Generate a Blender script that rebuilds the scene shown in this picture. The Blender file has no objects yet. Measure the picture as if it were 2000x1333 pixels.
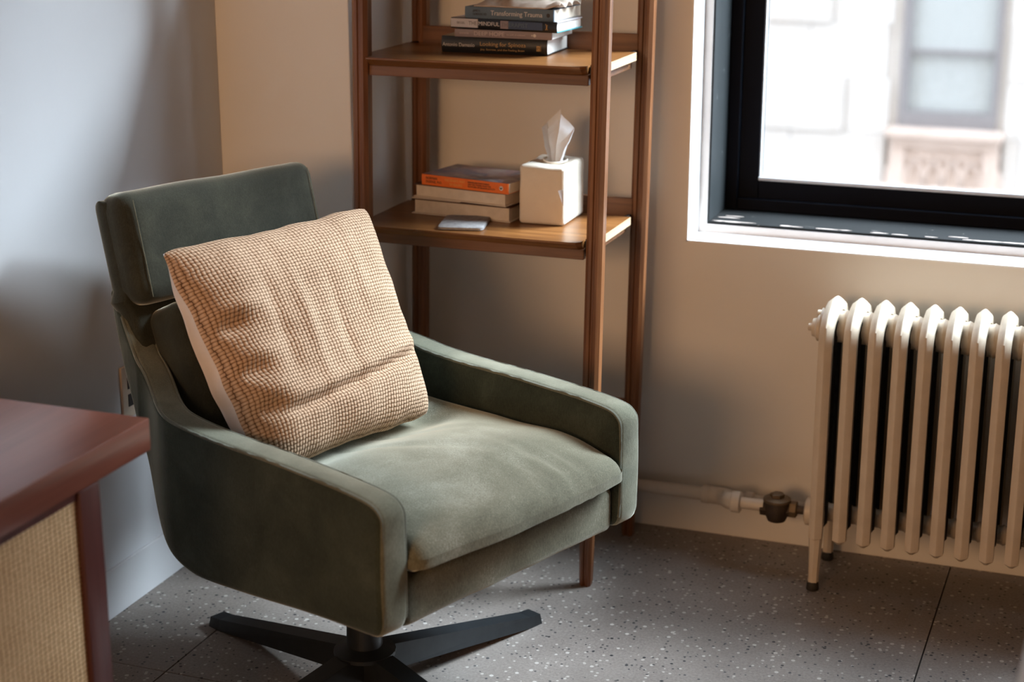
import bpy, bmesh, math, random
from mathutils import Vector, Matrix, noise
random.seed(7)
SC = bpy.context.scene
COL = SC.collection
PI = math.pi
R = math.radians

# ------------------------------------------------------------------ camera
cam = bpy.data.cameras.new('camera')
camo = bpy.data.objects.new('camera', cam)
COL.objects.link(camo)
FPX = 3350.0
pitch = math.atan(977 / FPX)
yaw = math.atan(1310 / math.hypot(FPX, 977))
cam.sensor_width = 36.0
cam.lens = FPX / 2000 * 36.0
camo.location = (0, 0, 1.65)
camo.rotation_euler = (PI / 2 - pitch, 0, yaw)
cam.clip_start = 0.05
cam.clip_end = 200
cam.dof.use_dof = True
cam.dof.focus_distance = 3.45
cam.dof.aperture_fstop = 2.6
SC.camera = camo

# ------------------------------------------------------------------ light and exposure
SC.view_settings.view_transform = 'Standard'
SC.view_settings.look = 'None'
SC.view_settings.gamma = 1
SC.view_settings.use_curve_mapping = False
SC.view_settings.exposure = 0.0
w = bpy.data.worlds.new('overcast_sky')
SC.world = w
w.use_nodes = True
bg = w.node_tree.nodes['Background']
bg.inputs['Color'].default_value = (0.72, 0.86, 1.04, 1)
bg.inputs['Strength'].default_value = 11.0


def area(name, loc, rot, sx, sy, power, color, portal=False):
    l = bpy.data.lights.new(name, 'AREA')
    l.shape = 'RECTANGLE'
    l.size = sx
    l.size_y = sy
    l.energy = power
    l.color = color
    if portal:
        l.cycles.is_portal = True
    o = bpy.data.objects.new(name, l)
    o.location = loc
    o.rotation_euler = rot
    COL.objects.link(o)
    return o


# hazy sun low over the street to the right: light travels to -x, -y and down
SAZ, SEL = R(34), R(41)
sl = bpy.data.lights.new('hazy_sun', 'SUN')
sl.energy = 18.0
sl.angle = R(26)
sl.color = (0.80, 0.90, 1.0)
so = bpy.data.objects.new('hazy_sun', sl)
so.rotation_euler = Vector((math.cos(SEL) * math.cos(SAZ), math.cos(SEL) * math.sin(SAZ), math.sin(SEL))).to_track_quat('Z', 'Y').to_euler()
COL.objects.link(so)
# window geometry (wall_far): opening x -1.015..1.45, z 0.733..2.45
WX0, WX1, WZ0, WZ1 = -1.015, 0.84, 0.733, 3.05
YF = 3.884          # far wall plane
XL = -2.0515        # left wall plane
area('window_portal', ((WX0 + WX1) / 2, 4.24, (WZ0 + WZ1) / 2), (-PI / 2, 0, 0), WX1 - WX0, WZ1 - WZ0, 1, (1, 1, 1), True)
area('warm_fill_light', (-1.35, -2.0, 1.8), (PI / 2 - 0.04, 0, 0), 1.5, 1.0, 84, (1.0, 0.58, 0.30))  # added warm fill behind the camera, no lamp stands there

# ------------------------------------------------------------------ material helpers


def newmat(name):
    m = bpy.data.materials.new(name)
    m.use_nodes = True
    nt = m.node_tree
    b = nt.nodes['Principled BSDF']
    return m, nt, b


def N(nt, typ, **kw):
    n = nt.nodes.new(typ)
    for k, v in kw.items():
        if k in ('operation', 'blend_type', 'data_type', 'feature', 'wave_type', 'bands_direction', 'distance', 'noise_dimensions', 'voronoi_dimensions', 'wave_profile'):
            setattr(n, k, v)
        else:
            n.inputs[k].default_value = v
    return n


def ramp(nt, fac, stops):
    r = nt.nodes.new('ShaderNodeValToRGB')
    el = r.color_ramp.elements
    while len(el) > 1:
        el.remove(el[-1])
    el[0].position, el[0].color = stops[0][0], (*stops[0][1], 1)
    for p, c in stops[1:]:
        e = el.new(p)
        e.color = (*c, 1)
    nt.links.new(fac, r.inputs['Fac'])
    return r


def mathn(nt, op, a, b=None, clamp=False):
    n = nt.nodes.new('ShaderNodeMath')
    n.operation = op
    n.use_clamp = clamp
    for i, v in enumerate((a, b)):
        if v is None:
            continue
        if isinstance(v, (int, float)):
            n.inputs[i].default_value = v
        else:
            nt.links.new(v, n.inputs[i])
    return n.outputs[0]


def bump(nt, b, height, strength=0.2, dist=0.002):
    n = nt.nodes.new('ShaderNodeBump')
    n.inputs['Strength'].default_value = strength
    n.inputs['Distance'].default_value = dist
    nt.links.new(height, n.inputs['Height'])
    nt.links.new(n.outputs['Normal'], b.inputs['Normal'])


def objcoord(nt, scale=(1, 1, 1), out='Object'):
    tc = nt.nodes.new('ShaderNodeTexCoord')
    mp = nt.nodes.new('ShaderNodeMapping')
    mp.inputs['Scale'].default_value = scale
    nt.links.new(tc.outputs[out], mp.inputs['Vector'])
    return mp.outputs['Vector']


def noise_tex(nt, vec, scale, detail=4, rough=0.55, dist=0.0):
    n = nt.nodes.new('ShaderNodeTexNoise')
    n.inputs['Scale'].default_value = scale
    n.inputs['Detail'].default_value = detail
    n.inputs['Roughness'].default_value = rough
    n.inputs['Distortion'].default_value = dist
    nt.links.new(vec, n.inputs['Vector'])
    return n.outputs['Fac']


def mottled(name, c1, c2, scale=8, rough=0.6, bump_s=0.0, bump_scale=120, spec=0.5, metallic=0.0, detail=4):
    m, nt, b = newmat(name)
    v = objcoord(nt)
    f = noise_tex(nt, v, scale, detail)
    r = ramp(nt, f, [(0.3, c1), (0.7, c2)])
    nt.links.new(r.outputs['Color'], b.inputs['Base Color'])
    b.inputs['Roughness'].default_value = rough
    b.inputs['Specular IOR Level'].default_value = spec
    b.inputs['Metallic'].default_value = metallic
    if bump_s:
        bump(nt, b, noise_tex(nt, v, bump_scale, 3), bump_s)
    return m


def wood(name, dark, mid, light, axis='X', rough=0.35, grain=1.0, coat=0.0):
    m, nt, b = newmat(name)
    s = {'X': (0.7, 14, 14), 'Y': (14, 0.7, 14), 'Z': (14, 14, 0.7)}[axis]
    v = objcoord(nt, tuple(x * grain for x in s))
    f1 = noise_tex(nt, v, 3.0, 6, 0.6, 0.6)
    s2 = {'X': (2, 90, 90), 'Y': (90, 2, 90), 'Z': (90, 90, 2)}[axis]
    v2 = objcoord(nt, s2)
    f2 = noise_tex(nt, v2, 2.0, 3, 0.6)
    f = mathn(nt, 'ADD', mathn(nt, 'MULTIPLY', f1, 0.72), mathn(nt, 'MULTIPLY', f2, 0.28))
    r = ramp(nt, f, [(0.33, dark), (0.5, mid), (0.68, light)])
    nt.links.new(r.outputs['Color'], b.inputs['Base Color'])
    b.inputs['Roughness'].default_value = rough
    b.inputs['Coat Weight'].default_value = coat
    b.inputs['Coat Roughness'].default_value = 0.25
    bump(nt, b, f2, 0.06, 0.001)
    return m


def plain(name, c, rough=0.6, spec=0.5, metallic=0.0):
    m, nt, b = newmat(name)
    v = objcoord(nt)
    f = noise_tex(nt, v, 30, 2)
    r = ramp(nt, f, [(0.3, tuple(x * 0.93 for x in c)), (0.7, tuple(min(1, x * 1.05) for x in c))])
    nt.links.new(r.outputs['Color'], b.inputs['Base Color'])
    b.inputs['Roughness'].default_value = rough
    b.inputs['Specular IOR Level'].default_value = spec
    b.inputs['Metallic'].default_value = metallic
    return m


def velvet(name, c1, c2, c3, nap=9):
    m, nt, b = newmat(name)
    v = objcoord(nt)
    f = noise_tex(nt, v, nap, 6, 0.62, 0.4)
    f2 = noise_tex(nt, objcoord(nt, (260, 260, 60)), 2, 3, 0.6)
    fine = noise_tex(nt, v, 420, 2, 0.7)
    mixf = mathn(nt, 'ADD', mathn(nt, 'MULTIPLY', f, 0.55), mathn(nt, 'ADD', mathn(nt, 'MULTIPLY', f2, 0.25), mathn(nt, 'MULTIPLY', fine, 0.2)))
    r = ramp(nt, mixf, [(0.36, c1), (0.5, c2), (0.64, c3)])
    nt.links.new(r.outputs['Color'], b.inputs['Base Color'])
    b.inputs['Roughness'].default_value = 0.85
    b.inputs['Specular IOR Level'].default_value = 0.2
    b.inputs['Sheen Weight'].default_value = 1.0
    b.inputs['Sheen Roughness'].default_value = 0.35
    b.inputs['Sheen Tint'].default_value = (0.86, 0.84, 0.70, 1)
    bump(nt, b, mathn(nt, 'ADD', fine, f2), 0.18, 0.0015)
    return m


def weave(name, n, gap, thread, light, bump_s=0.6, nv=None):
    """plain woven cloth / cane driven by the UV map: n threads across"""
    nv = nv or n
    m, nt, b = newmat(name)
    tc = nt.nodes.new('ShaderNodeTexCoord')
    sep = nt.nodes.new('ShaderNodeSeparateXYZ')
    # a little irregularity in the threads
    nz = nt.nodes.new('ShaderNodeTexNoise')
    nz.inputs['Scale'].default_value = 14
    nz.inputs['Detail'].default_value = 4
    nt.links.new(tc.outputs['UV'], nz.inputs['Vector'])
    off = nt.nodes.new('ShaderNodeMixRGB')
    off.blend_type = 'ADD'
    off.inputs['Fac'].default_value = 0.015
    nt.links.new(tc.outputs['UV'], off.inputs['Color1'])
    nt.links.new(nz.outputs['Color'], off.inputs['Color2'])
    nt.links.new(off.outputs['Color'], sep.inputs['Vector'])
    x = mathn(nt, 'MULTIPLY', sep.outputs['X'], n)
    y = mathn(nt, 'MULTIPLY', sep.outputs['Y'], nv)
    sx = mathn(nt, 'ABSOLUTE', mathn(nt, 'SINE', mathn(nt, 'MULTIPLY', x, PI)))
    sy = mathn(nt, 'ABSOLUTE', mathn(nt, 'SINE', mathn(nt, 'MULTIPLY', y, PI)))
    par = mathn(nt, 'MODULO', mathn(nt, 'ADD', mathn(nt, 'FLOOR', x), mathn(nt, 'FLOOR', y)), 2)
    # over-thread: rounded across, humped along
    wx = mathn(nt, 'MULTIPLY', mathn(nt, 'POWER', sx, 0.6), mathn(nt, 'ADD', 0.62, mathn(nt, 'MULTIPLY', sy, 0.38)))
    wy = mathn(nt, 'MULTIPLY', mathn(nt, 'POWER', sy, 0.6), mathn(nt, 'ADD', 0.62, mathn(nt, 'MULTIPLY', sx, 0.38)))
    h = mathn(nt, 'ADD', mathn(nt, 'MULTIPLY', wx, par), mathn(nt, 'MULTIPLY', wy, mathn(nt, 'SUBTRACT', 1, par)))
    fine = nt.nodes.new('ShaderNodeTexNoise')
    fine.inputs['Scale'].default_value = n * 1.2
    fine.inputs['Detail'].default_value = 3
    nt.links.new(tc.outputs['UV'], fine.inputs['Vector'])
    big = nt.nodes.new('ShaderNodeTexNoise')
    big.inputs['Scale'].default_value = 5
    big.inputs['Detail'].default_value = 5
    nt.links.new(tc.outputs['UV'], big.inputs['Vector'])
    hh = mathn(nt, 'ADD', mathn(nt, 'MULTIPLY', h, 0.72), mathn(nt, 'ADD', mathn(nt, 'MULTIPLY', fine.outputs['Fac'], 0.3), mathn(nt, 'MULTIPLY', mathn(nt, 'SUBTRACT', big.outputs['Fac'], 0.5), 0.3)))
    r = ramp(nt, hh, [(0.30, gap), (0.55, thread), (0.92, light)])
    nt.links.new(r.outputs['Color'], b.inputs['Base Color'])
    b.inputs['Roughness'].default_value = 0.85
    b.inputs['Specular IOR Level'].default_value = 0.2
    bump(nt, b, h, bump_s, 0.004)
    return m


def chipped(name, base, chip, lo=0.62, axis=(3, 30, 30), rough=0.4):
    """painted wood whose paint has flaked off in small streaks"""
    m, nt, b = newmat(name)
    v = objcoord(nt, axis)
    f = noise_tex(nt, v, 3.2, 5, 0.6)
    r = ramp(nt, f, [(lo, base), (lo + 0.012, chip)])
    nt.links.new(r.outputs['Color'], b.inputs['Base Color'])
    b.inputs['Roughness'].default_value = rough
    b.inputs['Specular IOR Level'].default_value = 0.2
    bump(nt, b, f, 0.2, 0.002)
    return m


def terrazzo(name):
    m, nt, b = newmat(name)
    v = objcoord(nt)
    base = ramp(nt, noise_tex(nt, v, 5, 6, 0.6), [(0.3, (0.205, 0.176, 0.156)), (0.7, (0.275, 0.24, 0.215))])
    fine = ramp(nt, noise_tex(nt, v, 170, 3, 0.7), [(0.3, (0.75, 0.75, 0.75)), (0.7, (1.2, 1.2, 1.2))])
    mul = nt.nodes.new('ShaderNodeMixRGB')
    mul.blend_type = 'MULTIPLY'
    mul.inputs['Fac'].default_value = 1
    nt.links.new(base.outputs['Color'], mul.inputs['Color1'])
    nt.links.new(fine.outputs['Color'], mul.inputs['Color2'])
    cur = mul.outputs['Color']
    for scale, thr, pick_lo, colr in ((44, 0.20, 0.70, (0.50, 0.465, 0.425)), (72, 0.25, 0.72, (0.46, 0.42, 0.38)),
                                      (46, 0.17, 0.80, (0.016, 0.017, 0.02)), (95, 0.28, 0.80, (0.05, 0.048, 0.05))):
        vo = nt.nodes.new('ShaderNodeTexVoronoi')
        vo.inputs['Scale'].default_value = scale
        mp = objcoord(nt, (1, 1, 0.2))
        nt.links.new(mp, vo.inputs['Vector'])
        inside = mathn(nt, 'LESS_THAN', vo.outputs['Distance'], thr)
        sp = nt.nodes.new('ShaderNodeSeparateColor')
        nt.links.new(vo.outputs['Color'], sp.inputs['Color'])
        pick = mathn(nt, 'GREATER_THAN', sp.outputs[0], pick_lo)
        fac = mathn(nt, 'MULTIPLY', inside, pick)
        mx = nt.nodes.new('ShaderNodeMixRGB')
        mx.inputs['Color2'].default_value = (*colr, 1)
        nt.links.new(fac, mx.inputs['Fac'])
        nt.links.new(cur, mx.inputs['Color1'])
        cur = mx.outputs['Color']
    nt.links.new(cur, b.inputs['Base Color'])
    b.inputs['Roughness'].default_value = 0.55
    return m


M = {}
M['wall'] = mottled('wall_paint', (0.77, 0.735, 0.68), (0.80, 0.765, 0.71), 3, 0.75, 0.05, 90)
M['wall_cool'] = mottled('wall_paint_toned_for_light', (0.64, 0.645, 0.66), (0.67, 0.675, 0.69), 3, 0.7, 0.05, 90)  # toned cooler and darker to balance the window light on this wall
M['white'] = mottled('white_gloss_paint', (0.84, 0.84, 0.83), (0.88, 0.88, 0.87), 6, 0.4, 0.04, 60)
M['frame_face'] = mottled('aged_white_paint', (0.62, 0.56, 0.53), (0.70, 0.64, 0.61), 8, 0.5, 0.08, 60)
M['terrazzo'] = terrazzo('terrazzo')
M['grout'] = plain('dark_grout', (0.03, 0.028, 0.026), 0.9)
M['charcoal'] = chipped('charcoal_paint_chipped', (0.009, 0.0095, 0.0095), (0.50, 0.43, 0.38), 0.70, (5, 40, 40), 0.7)
M['charcoal_v'] = chipped('charcoal_paint_jamb', (0.020, 0.0225, 0.0235), (0.50, 0.50, 0.50), 0.70, (40, 40, 4), 0.5)
M['sash'] = plain('black_sash_paint', (0.0030, 0.0042, 0.0080), 0.6, 0.08)
M['bead'] = plain('pale_glazing_bead', (0.62, 0.66, 0.70), 0.3)
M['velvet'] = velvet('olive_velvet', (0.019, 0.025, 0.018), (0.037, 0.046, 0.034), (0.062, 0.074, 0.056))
M['velvet_seat'] = velvet('olive_velvet_lit', (0.075, 0.071, 0.045), (0.175, 0.164, 0.113), (0.40, 0.38, 0.30), nap=4)  # brighter copy of the velvet: window light on seat and rail painted in
M['velvet_strip'] = velvet('olive_velvet_boxing_lit', (0.085, 0.085, 0.057), (0.15, 0.149, 0.104), (0.23, 0.228, 0.168))  # lighter than the side panels: light on the arm tops painted in
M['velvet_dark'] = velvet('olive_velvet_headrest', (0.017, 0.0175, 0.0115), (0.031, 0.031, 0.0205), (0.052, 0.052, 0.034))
M['piping'] = velvet('olive_velvet_welt', (0.10, 0.102, 0.078), (0.14, 0.142, 0.108), (0.19, 0.192, 0.15))
M['black_metal'] = mottled('black_powder_coat', (0.008, 0.010, 0.012), (0.014, 0.017, 0.019), 40, 0.42, 0.05, 400)
M['pillow'] = weave('tan_basket_weave', 64, (0.11, 0.055, 0.028), (0.45, 0.285, 0.175), (0.66, 0.46, 0.315))
M['pillow_back'] = mottled('white_cotton', (0.62, 0.56, 0.52), (0.70, 0.64, 0.60), 20, 0.85, 0.2, 200)
M['walnut_z'] = wood('walnut_upright', (0.085, 0.028, 0.010), (0.18, 0.068, 0.025), (0.30, 0.125, 0.048), 'Z', 0.36)
M['walnut_x'] = wood('walnut_board', (0.115, 0.040, 0.011), (0.20, 0.078, 0.021), (0.29, 0.122, 0.036), 'X', 0.33)
M['apron_x'] = wood('walnut_apron', (0.09, 0.036, 0.016), (0.17, 0.072, 0.031), (0.23, 0.105, 0.046), 'X', 0.4)
M['endgrain_lit'] = wood('pale_edge', (0.50, 0.33, 0.19), (0.58, 0.39, 0.23), (0.66, 0.46, 0.29), 'Y', 0.4)  # side edges paled for the window light that catches them
M['bracket'] = plain('black_bracket', (0.012, 0.010, 0.010), 0.5)
M['mahogany'] = wood('mahogany_top', (0.14, 0.036, 0.022), (0.21, 0.060, 0.036), (0.28, 0.09, 0.056), 'Y', 0.30, 0.45, 0.2)
M['mahogany_z'] = wood('mahogany_leg', (0.06, 0.015, 0.012), (0.09, 0.024, 0.019), (0.125, 0.036, 0.028), 'Z', 0.35, 0.5)
M['cane'] = weave('woven_cane', 46, (0.22, 0.11, 0.045), (0.66, 0.40, 0.19), (0.88, 0.62, 0.36), 0.4, 70)
M['radiator'] = mottled('cream_radiator_paint', (0.56, 0.47, 0.36), (0.66, 0.56, 0.44), 14, 0.42, 0.35, 55)
M['pipe'] = mottled('cream_pipe_paint', (0.60, 0.52, 0.42), (0.68, 0.60, 0.50), 14, 0.4, 0.15, 50)
M['brass'] = mottled('tarnished_bronze', (0.10, 0.066, 0.036), (0.20, 0.14, 0.08), 30, 0.5, 0.2, 90, metallic=0.5)
M['brass_dark'] = mottled('dark_bronze', (0.03, 0.02, 0.014), (0.07, 0.045, 0.028), 30, 0.6, 0.2, 90, metallic=0.3)
M['foot_gap_shade'] = mottled('worn_black_foot_gap_shade', (0.01, 0.01, 0.01), (0.04, 0.035, 0.03), 60, 0.7)  # black of the feet; on inner columns it paints the shade in the gaps
M['paper'] = mottled('page_edges', (0.62, 0.53, 0.42), (0.70, 0.61, 0.50), 60, 0.9)
M['paper_white'] = mottled('white_page_edges', (0.76, 0.73, 0.68), (0.82, 0.79, 0.74), 60, 0.9)
M['linen'] = weave('cream_linen', 60, (0.58, 0.50, 0.40), (0.76, 0.68, 0.57), (0.82, 0.75, 0.65), 0.15)
M['tissue'] = mottled('white_tissue', (0.86, 0.86, 0.88), (0.90, 0.90, 0.92), 20, 0.9)
M['felt'] = mottled('grey_felt', (0.27, 0.26, 0.26), (0.42, 0.41, 0.41), 90, 0.95, 0.4, 260)
M['orange'] = plain('orange_cover', (0.80, 0.17, 0.022), 0.45)
M['black_cover'] = plain('black_dust_jacket', (0.010, 0.011, 0.013), 0.3)
M['mauve_cover'] = plain('mauve_cover', (0.25, 0.20, 0.21), 0.5)
M['white_cover'] = plain('pale_grey_cover', (0.50, 0.48, 0.50), 0.5)
M['teal_edge'] = plain('teal_board', (0.06, 0.32, 0.38), 0.5)
M['navy'] = plain('navy_cover', (0.035, 0.055, 0.11), 0.4)
M['slate'] = plain('slate_blue_cover', (0.085, 0.125, 0.165), 0.5)
M['brown_cover'] = plain('dark_brown_board', (0.07, 0.028, 0.016), 0.5)
M['cream_cover'] = plain('cream_board', (0.62, 0.53, 0.43), 0.6)
M['ink_white'] = plain('pale_ink', (0.62, 0.58, 0.56), 0.6)
M['ink_gold'] = plain('gold_ink', (0.45, 0.27, 0.10), 0.5)
M['ink_dark'] = plain('dark_ink', (0.03, 0.022, 0.02), 0.6)
M['ink_grey'] = plain('grey_ink', (0.16, 0.15, 0.16), 0.6)
M['ink_yellow'] = plain('yellow_ink', (0.85, 0.42, 0.10), 0.6)
M['ink_pink'] = plain('pink_ink', (0.52, 0.43, 0.42), 0.6)
M['packet'] = mottled('tan_tissue_paper', (0.34, 0.26, 0.20), (0.52, 0.43, 0.36), 18, 0.55, 0.3, 60)
M['plastic'] = plain('ivory_plastic', (0.62, 0.50, 0.38), 0.4)
M['slot'] = plain('dark_slot', (0.02, 0.018, 0.017), 0.6)
M['cabinet'] = plain('pale_grey_lacquer', (0.42, 0.43, 0.46), 0.5)
M['stone'] = mottled('pale_limestone', (0.46, 0.405, 0.367), (0.51, 0.455, 0.415), 2.5, 0.9, 0.15, 12)
M['stone2'] = mottled('warm_limestone', (0.40, 0.345, 0.305), (0.455, 0.40, 0.36), 2.5, 0.9, 0.15, 12)
M['terracotta'] = mottled('pale_terracotta', (0.41, 0.305, 0.25), (0.48, 0.365, 0.305), 4, 0.9, 0.2, 14)
M['far_sash'] = plain('hazed_grey_brown_sash', (0.17, 0.148, 0.144), 0.6)  # frame colour lightened to paint in the haze outside
M['far_pane'] = plain('pale_far_pane', (0.31, 0.305, 0.29), 0.4, 0.2)  # even pale tone for the far panes
M['asphalt'] = mottled('street_asphalt', (0.12, 0.12, 0.12), (0.17, 0.17, 0.17), 3, 0.9)
M['ceiling'] = mottled('dark_unseen_ceiling', (0.22, 0.20, 0.18), (0.30, 0.28, 0.25), 3, 0.8)  # unseen ceiling coloured dark to cut the light bounced into the room
M['wall_dark'] = wood('dark_unseen_wall', (0.10, 0.055, 0.03), (0.15, 0.085, 0.045), (0.2, 0.12, 0.065), 'Z', 0.5)  # dark finish made up for unseen walls, keeps bounced light down


def cover_art():
    m, nt, b = newmat('picture_cover')
    v = objcoord(nt, (7, 10, 1))
    f = noise_tex(nt, v, 1.3, 4, 0.6)
    r = ramp(nt, f, [(0.36, (0.36, 0.31, 0.29)), (0.46, (0.30, 0.19, 0.19)), (0.54, (0.10, 0.11, 0.17)), (0.66, (0.40, 0.35, 0.32))])
    nt.links.new(r.outputs['Color'], b.inputs['Base Color'])
    b.inputs['Roughness'].default_value = 0.4
    return m


M['cover_art'] = cover_art()


def glass():
    m = bpy.data.materials.new('window_glass')
    m.use_nodes = True
    nt = m.node_tree
    nt.nodes.clear()
    o = nt.nodes.new('ShaderNodeOutputMaterial')
    t = nt.nodes.new('ShaderNodeBsdfTransparent')
    t.inputs['Color'].default_value = (0.95, 0.97, 0.97, 1)
    g = nt.nodes.new('ShaderNodeBsdfGlossy')
    g.inputs['Roughness'].default_value = 0.02
    mx = nt.nodes.new('ShaderNodeMixShader')
    mx.inputs['Fac'].default_value = 0.04
    nt.links.new(t.outputs[0], mx.inputs[1])
    nt.links.new(g.outputs[0], mx.inputs[2])
    nt.links.new(mx.outputs[0], o.inputs['Surface'])
    return m


M['glass'] = glass()

# ------------------------------------------------------------------ mesh helpers


def obj(name, bm, mat, parent=None, smooth=None, loc=None, rot=None):
    me = bpy.data.meshes.new(name)
    bmesh.ops.recalc_face_normals(bm, faces=bm.faces)
    if smooth is not None:
        ang = R(smooth)
        for f in bm.faces:
            f.smooth = True
        for e in bm.edges:
            if len(e.link_faces) == 2:
                e.smooth = e.calc_face_angle(0) < ang
    bm.to_mesh(me)
    bm.free()
    mats = mat if isinstance(mat, (list, tuple)) else [mat]
    for x in mats:
        me.materials.append(x)
    o = bpy.data.objects.new(name, me)
    COL.objects.link(o)
    if parent:
        o.parent = parent
    if loc:
        o.location = loc
    if rot:
        o.rotation_euler = rot
    return o


def tag(o, label, cat, group=None):
    o['label'] = label
    o['category'] = cat
    if group:
        o['group'] = group
    return o


def thing(name, label, cat, loc=(0, 0, 0), rz=0, group=None):
    o = bpy.data.objects.new(name, None)
    o.empty_display_size = 0.05
    COL.objects.link(o)
    o.location = loc
    o.rotation_euler = (0, 0, rz)
    return tag(o, label, cat, group)


def struct(name, bm, mat, smooth=None):
    o = obj(name, bm, mat, None, smooth)
    o['kind'] = 'structure'
    return o


def add_box(bm, x0, x1, y0, y1, z0, z1, bev=0.0, seg=2, mi=0):
    r = bmesh.ops.create_cube(bm, size=1)
    vs = r['verts']
    for v in vs:
        v.co = Vector(((x0 + x1) / 2 + v.co.x * (x1 - x0), (y0 + y1) / 2 + v.co.y * (y1 - y0), (z0 + z1) / 2 + v.co.z * (z1 - z0)))
    fs = list({f for v in vs for f in v.link_faces})
    if bev:
        es = list({e for v in vs for e in v.link_edges})
        rr = bmesh.ops.bevel(bm, geom=es, offset=bev, segments=seg, affect='EDGES', profile=0.5)
        fs = [f for f in fs if f.is_valid] + rr['faces']
    for f in fs:
        if f.is_valid:
            f.material_index = mi
    return bm


def box(*a, **k):
    return add_box(bmesh.new(), *a, **k)


def add_tube(bm, pts, rad, seg=8, closed=False, cap=True):
    """tube along a polyline; rad is a number or one per point"""
    pts = [Vector(p) for p in pts]
    n = len(pts)
    rings = []
    up = None
    for i, p in enumerate(pts):
        if closed:
            t = (pts[(i + 1) % n] - pts[i - 1]).normalized()
        else:
            t = (pts[min(i + 1, n - 1)] - pts[max(i - 1, 0)]).normalized()
        if up is None:
            up = Vector((0, 0, 1)) if abs(t.z) < 0.9 else Vector((1, 0, 0))
        a = (up - t * up.dot(t)).normalized()
        up = a
        b = t.cross(a)
        rr = rad[i] if isinstance(rad, (list, tuple)) else rad
        rings.append([bm.verts.new(p + (a * math.cos(k * 2 * PI / seg) + b * math.sin(k * 2 * PI / seg)) * rr) for k in range(seg)])
    m = n if closed else n - 1
    for i in range(m):
        A, B = rings[i], rings[(i + 1) % n]
        for k in range(seg):
            bm.faces.new((A[k], A[(k + 1) % seg], B[(k + 1) % seg], B[k]))
    if cap and not closed:
        bm.faces.new(rings[0])
        bm.faces.new(list(reversed(rings[-1])))
    return bm


def add_lathe(bm, prof, seg=20, origin=(0, 0, 0), axis='Z', phase=0.0):
    """prof: list of (radius, height) turned about an axis"""
    o = Vector(origin)
    rings = []
    for r, h in prof:
        ring = []
        for k in range(seg):
            a = k * 2 * PI / seg + phase
            if axis == 'Z':
                c = Vector((r * math.cos(a), r * math.sin(a), h))
            elif axis == 'X':
                c = Vector((h, r * math.cos(a), r * math.sin(a)))
            else:
                c = Vector((r * math.cos(a), h, r * math.sin(a)))
            ring.append(bm.verts.new(o + c))
        rings.append(ring)
    for A, B in zip(rings, rings[1:]):
        for k in range(seg):
            bm.faces.new((A[k], A[(k + 1) % seg], B[(k + 1) % seg], B[k]))
    bm.faces.new(rings[0])
    bm.faces.new(list(reversed(rings[-1])))
    return bm


def add_prism(bm, poly, y0, y1, bev=0.0, seg=3, mat=None):
    """polygon of (a, b) pairs extruded along local Y between y0 and y1 (a->X, b->Z)"""
    A = [bm.verts.new((p[0], y0, p[1])) for p in poly]
    B = [bm.verts.new((p[0], y1, p[1])) for p in poly]
    n = len(poly)
    fa = bm.faces.new(A)
    fb = bm.faces.new(list(reversed(B)))
    for i in range(n):
        bm.faces.new((A[i], B[i], B[(i + 1) % n], A[(i + 1) % n]))
    if bev:
        es = list(fa.edges) + list(fb.edges)
        bmesh.ops.bevel(bm, geom=es, offset=bev, segments=seg, affect='EDGES', profile=0.5)
    return bm


def rounded_box(hx, hy, hz, r, n=(30, 30, 10)):
    """closed cushion block: cube grid pulled to a box with rounded edges, with UVs left out"""
    bm = bmesh.new()
    h = (hx, hy, hz)
    cache = {}

    def grid(k, half):
        rr = min(r, half)
        pts = []
        e = 5
        for i in range(e):
            pts.append(-half + rr * (1 - math.cos(i / e * PI / 2)))
        for i in range(k + 1):
            pts.append(-half + rr + (2 * half - 2 * rr) * i / k)
        for i in range(e):
            pts.append(half - rr + rr * math.sin((i + 1) / e * PI / 2))
        return pts
    G = [grid(n[0], hx), grid(n[1], hy), grid(n[2], hz)]

    def vert(p):
        key = tuple(round(c, 6) for c in p)
        if key in cache:
            return cache[key]
        inner = Vector([max(-(h[i] - min(r, h[i])), min(h[i] - min(r, h[i]), p[i])) for i in range(3)])
        d = Vector(p) - inner
        q = inner + d.normalized() * min(r, hx, hy, hz) if d.length > 1e-9 else Vector(p)
        v = bm.verts.new(q)
        cache[key] = v
        return v
    for ax in range(3):
        u, w_ = (ax + 1) % 3, (ax + 2) % 3
        for s in (-1, 1):
            for i in range(len(G[u]) - 1):
                for j in range(len(G[w_]) - 1):
                    q = []
                    for a, b in ((0, 0), (1, 0), (1, 1), (0, 1)):
                        p = [0, 0, 0]
                        p[ax] = s * h[ax]
                        p[u] = G[u][i + a]
                        p[w_] = G[w_][j + b]
                        q.append(vert(p))
                    if len(set(q)) == 4:
                        try:
                            bm.faces.new(q if s > 0 else list(reversed(q)))
                        except ValueError:
                            pass
    return bm


def text_mesh(body, size, mat, parent, loc, rot, align='LEFT', name='lettering', sx=1.0, depth=0.0002, width=None):
    cu = bpy.data.curves.new('lettering', 'FONT')
    cu.body = body
    cu.size = size
    cu.align_x = align
    cu.align_y = 'CENTER'
    cu.extrude = depth
    cu.resolution_u = 3
    to = bpy.data.objects.new('lettering', cu)
    COL.objects.link(to)
    bpy.context.view_layer.update()
    me = bpy.data.meshes.new_from_object(to.evaluated_get(bpy.context.evaluated_depsgraph_get()))
    bpy.data.objects.remove(to)
    bpy.data.curves.remove(cu)
    if width:
        xs = [v.co.x for v in me.vertices]
        sx = width / max(1e-6, max(xs) - min(xs))
    for v in me.vertices:
        v.co.x *= sx
    me.materials.clear()
    me.materials.append(mat)
    o = bpy.data.objects.new(name, me)
    COL.objects.link(o)
    o.parent = parent
    o.location = loc
    o.rotation_euler = rot
    return o


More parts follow.
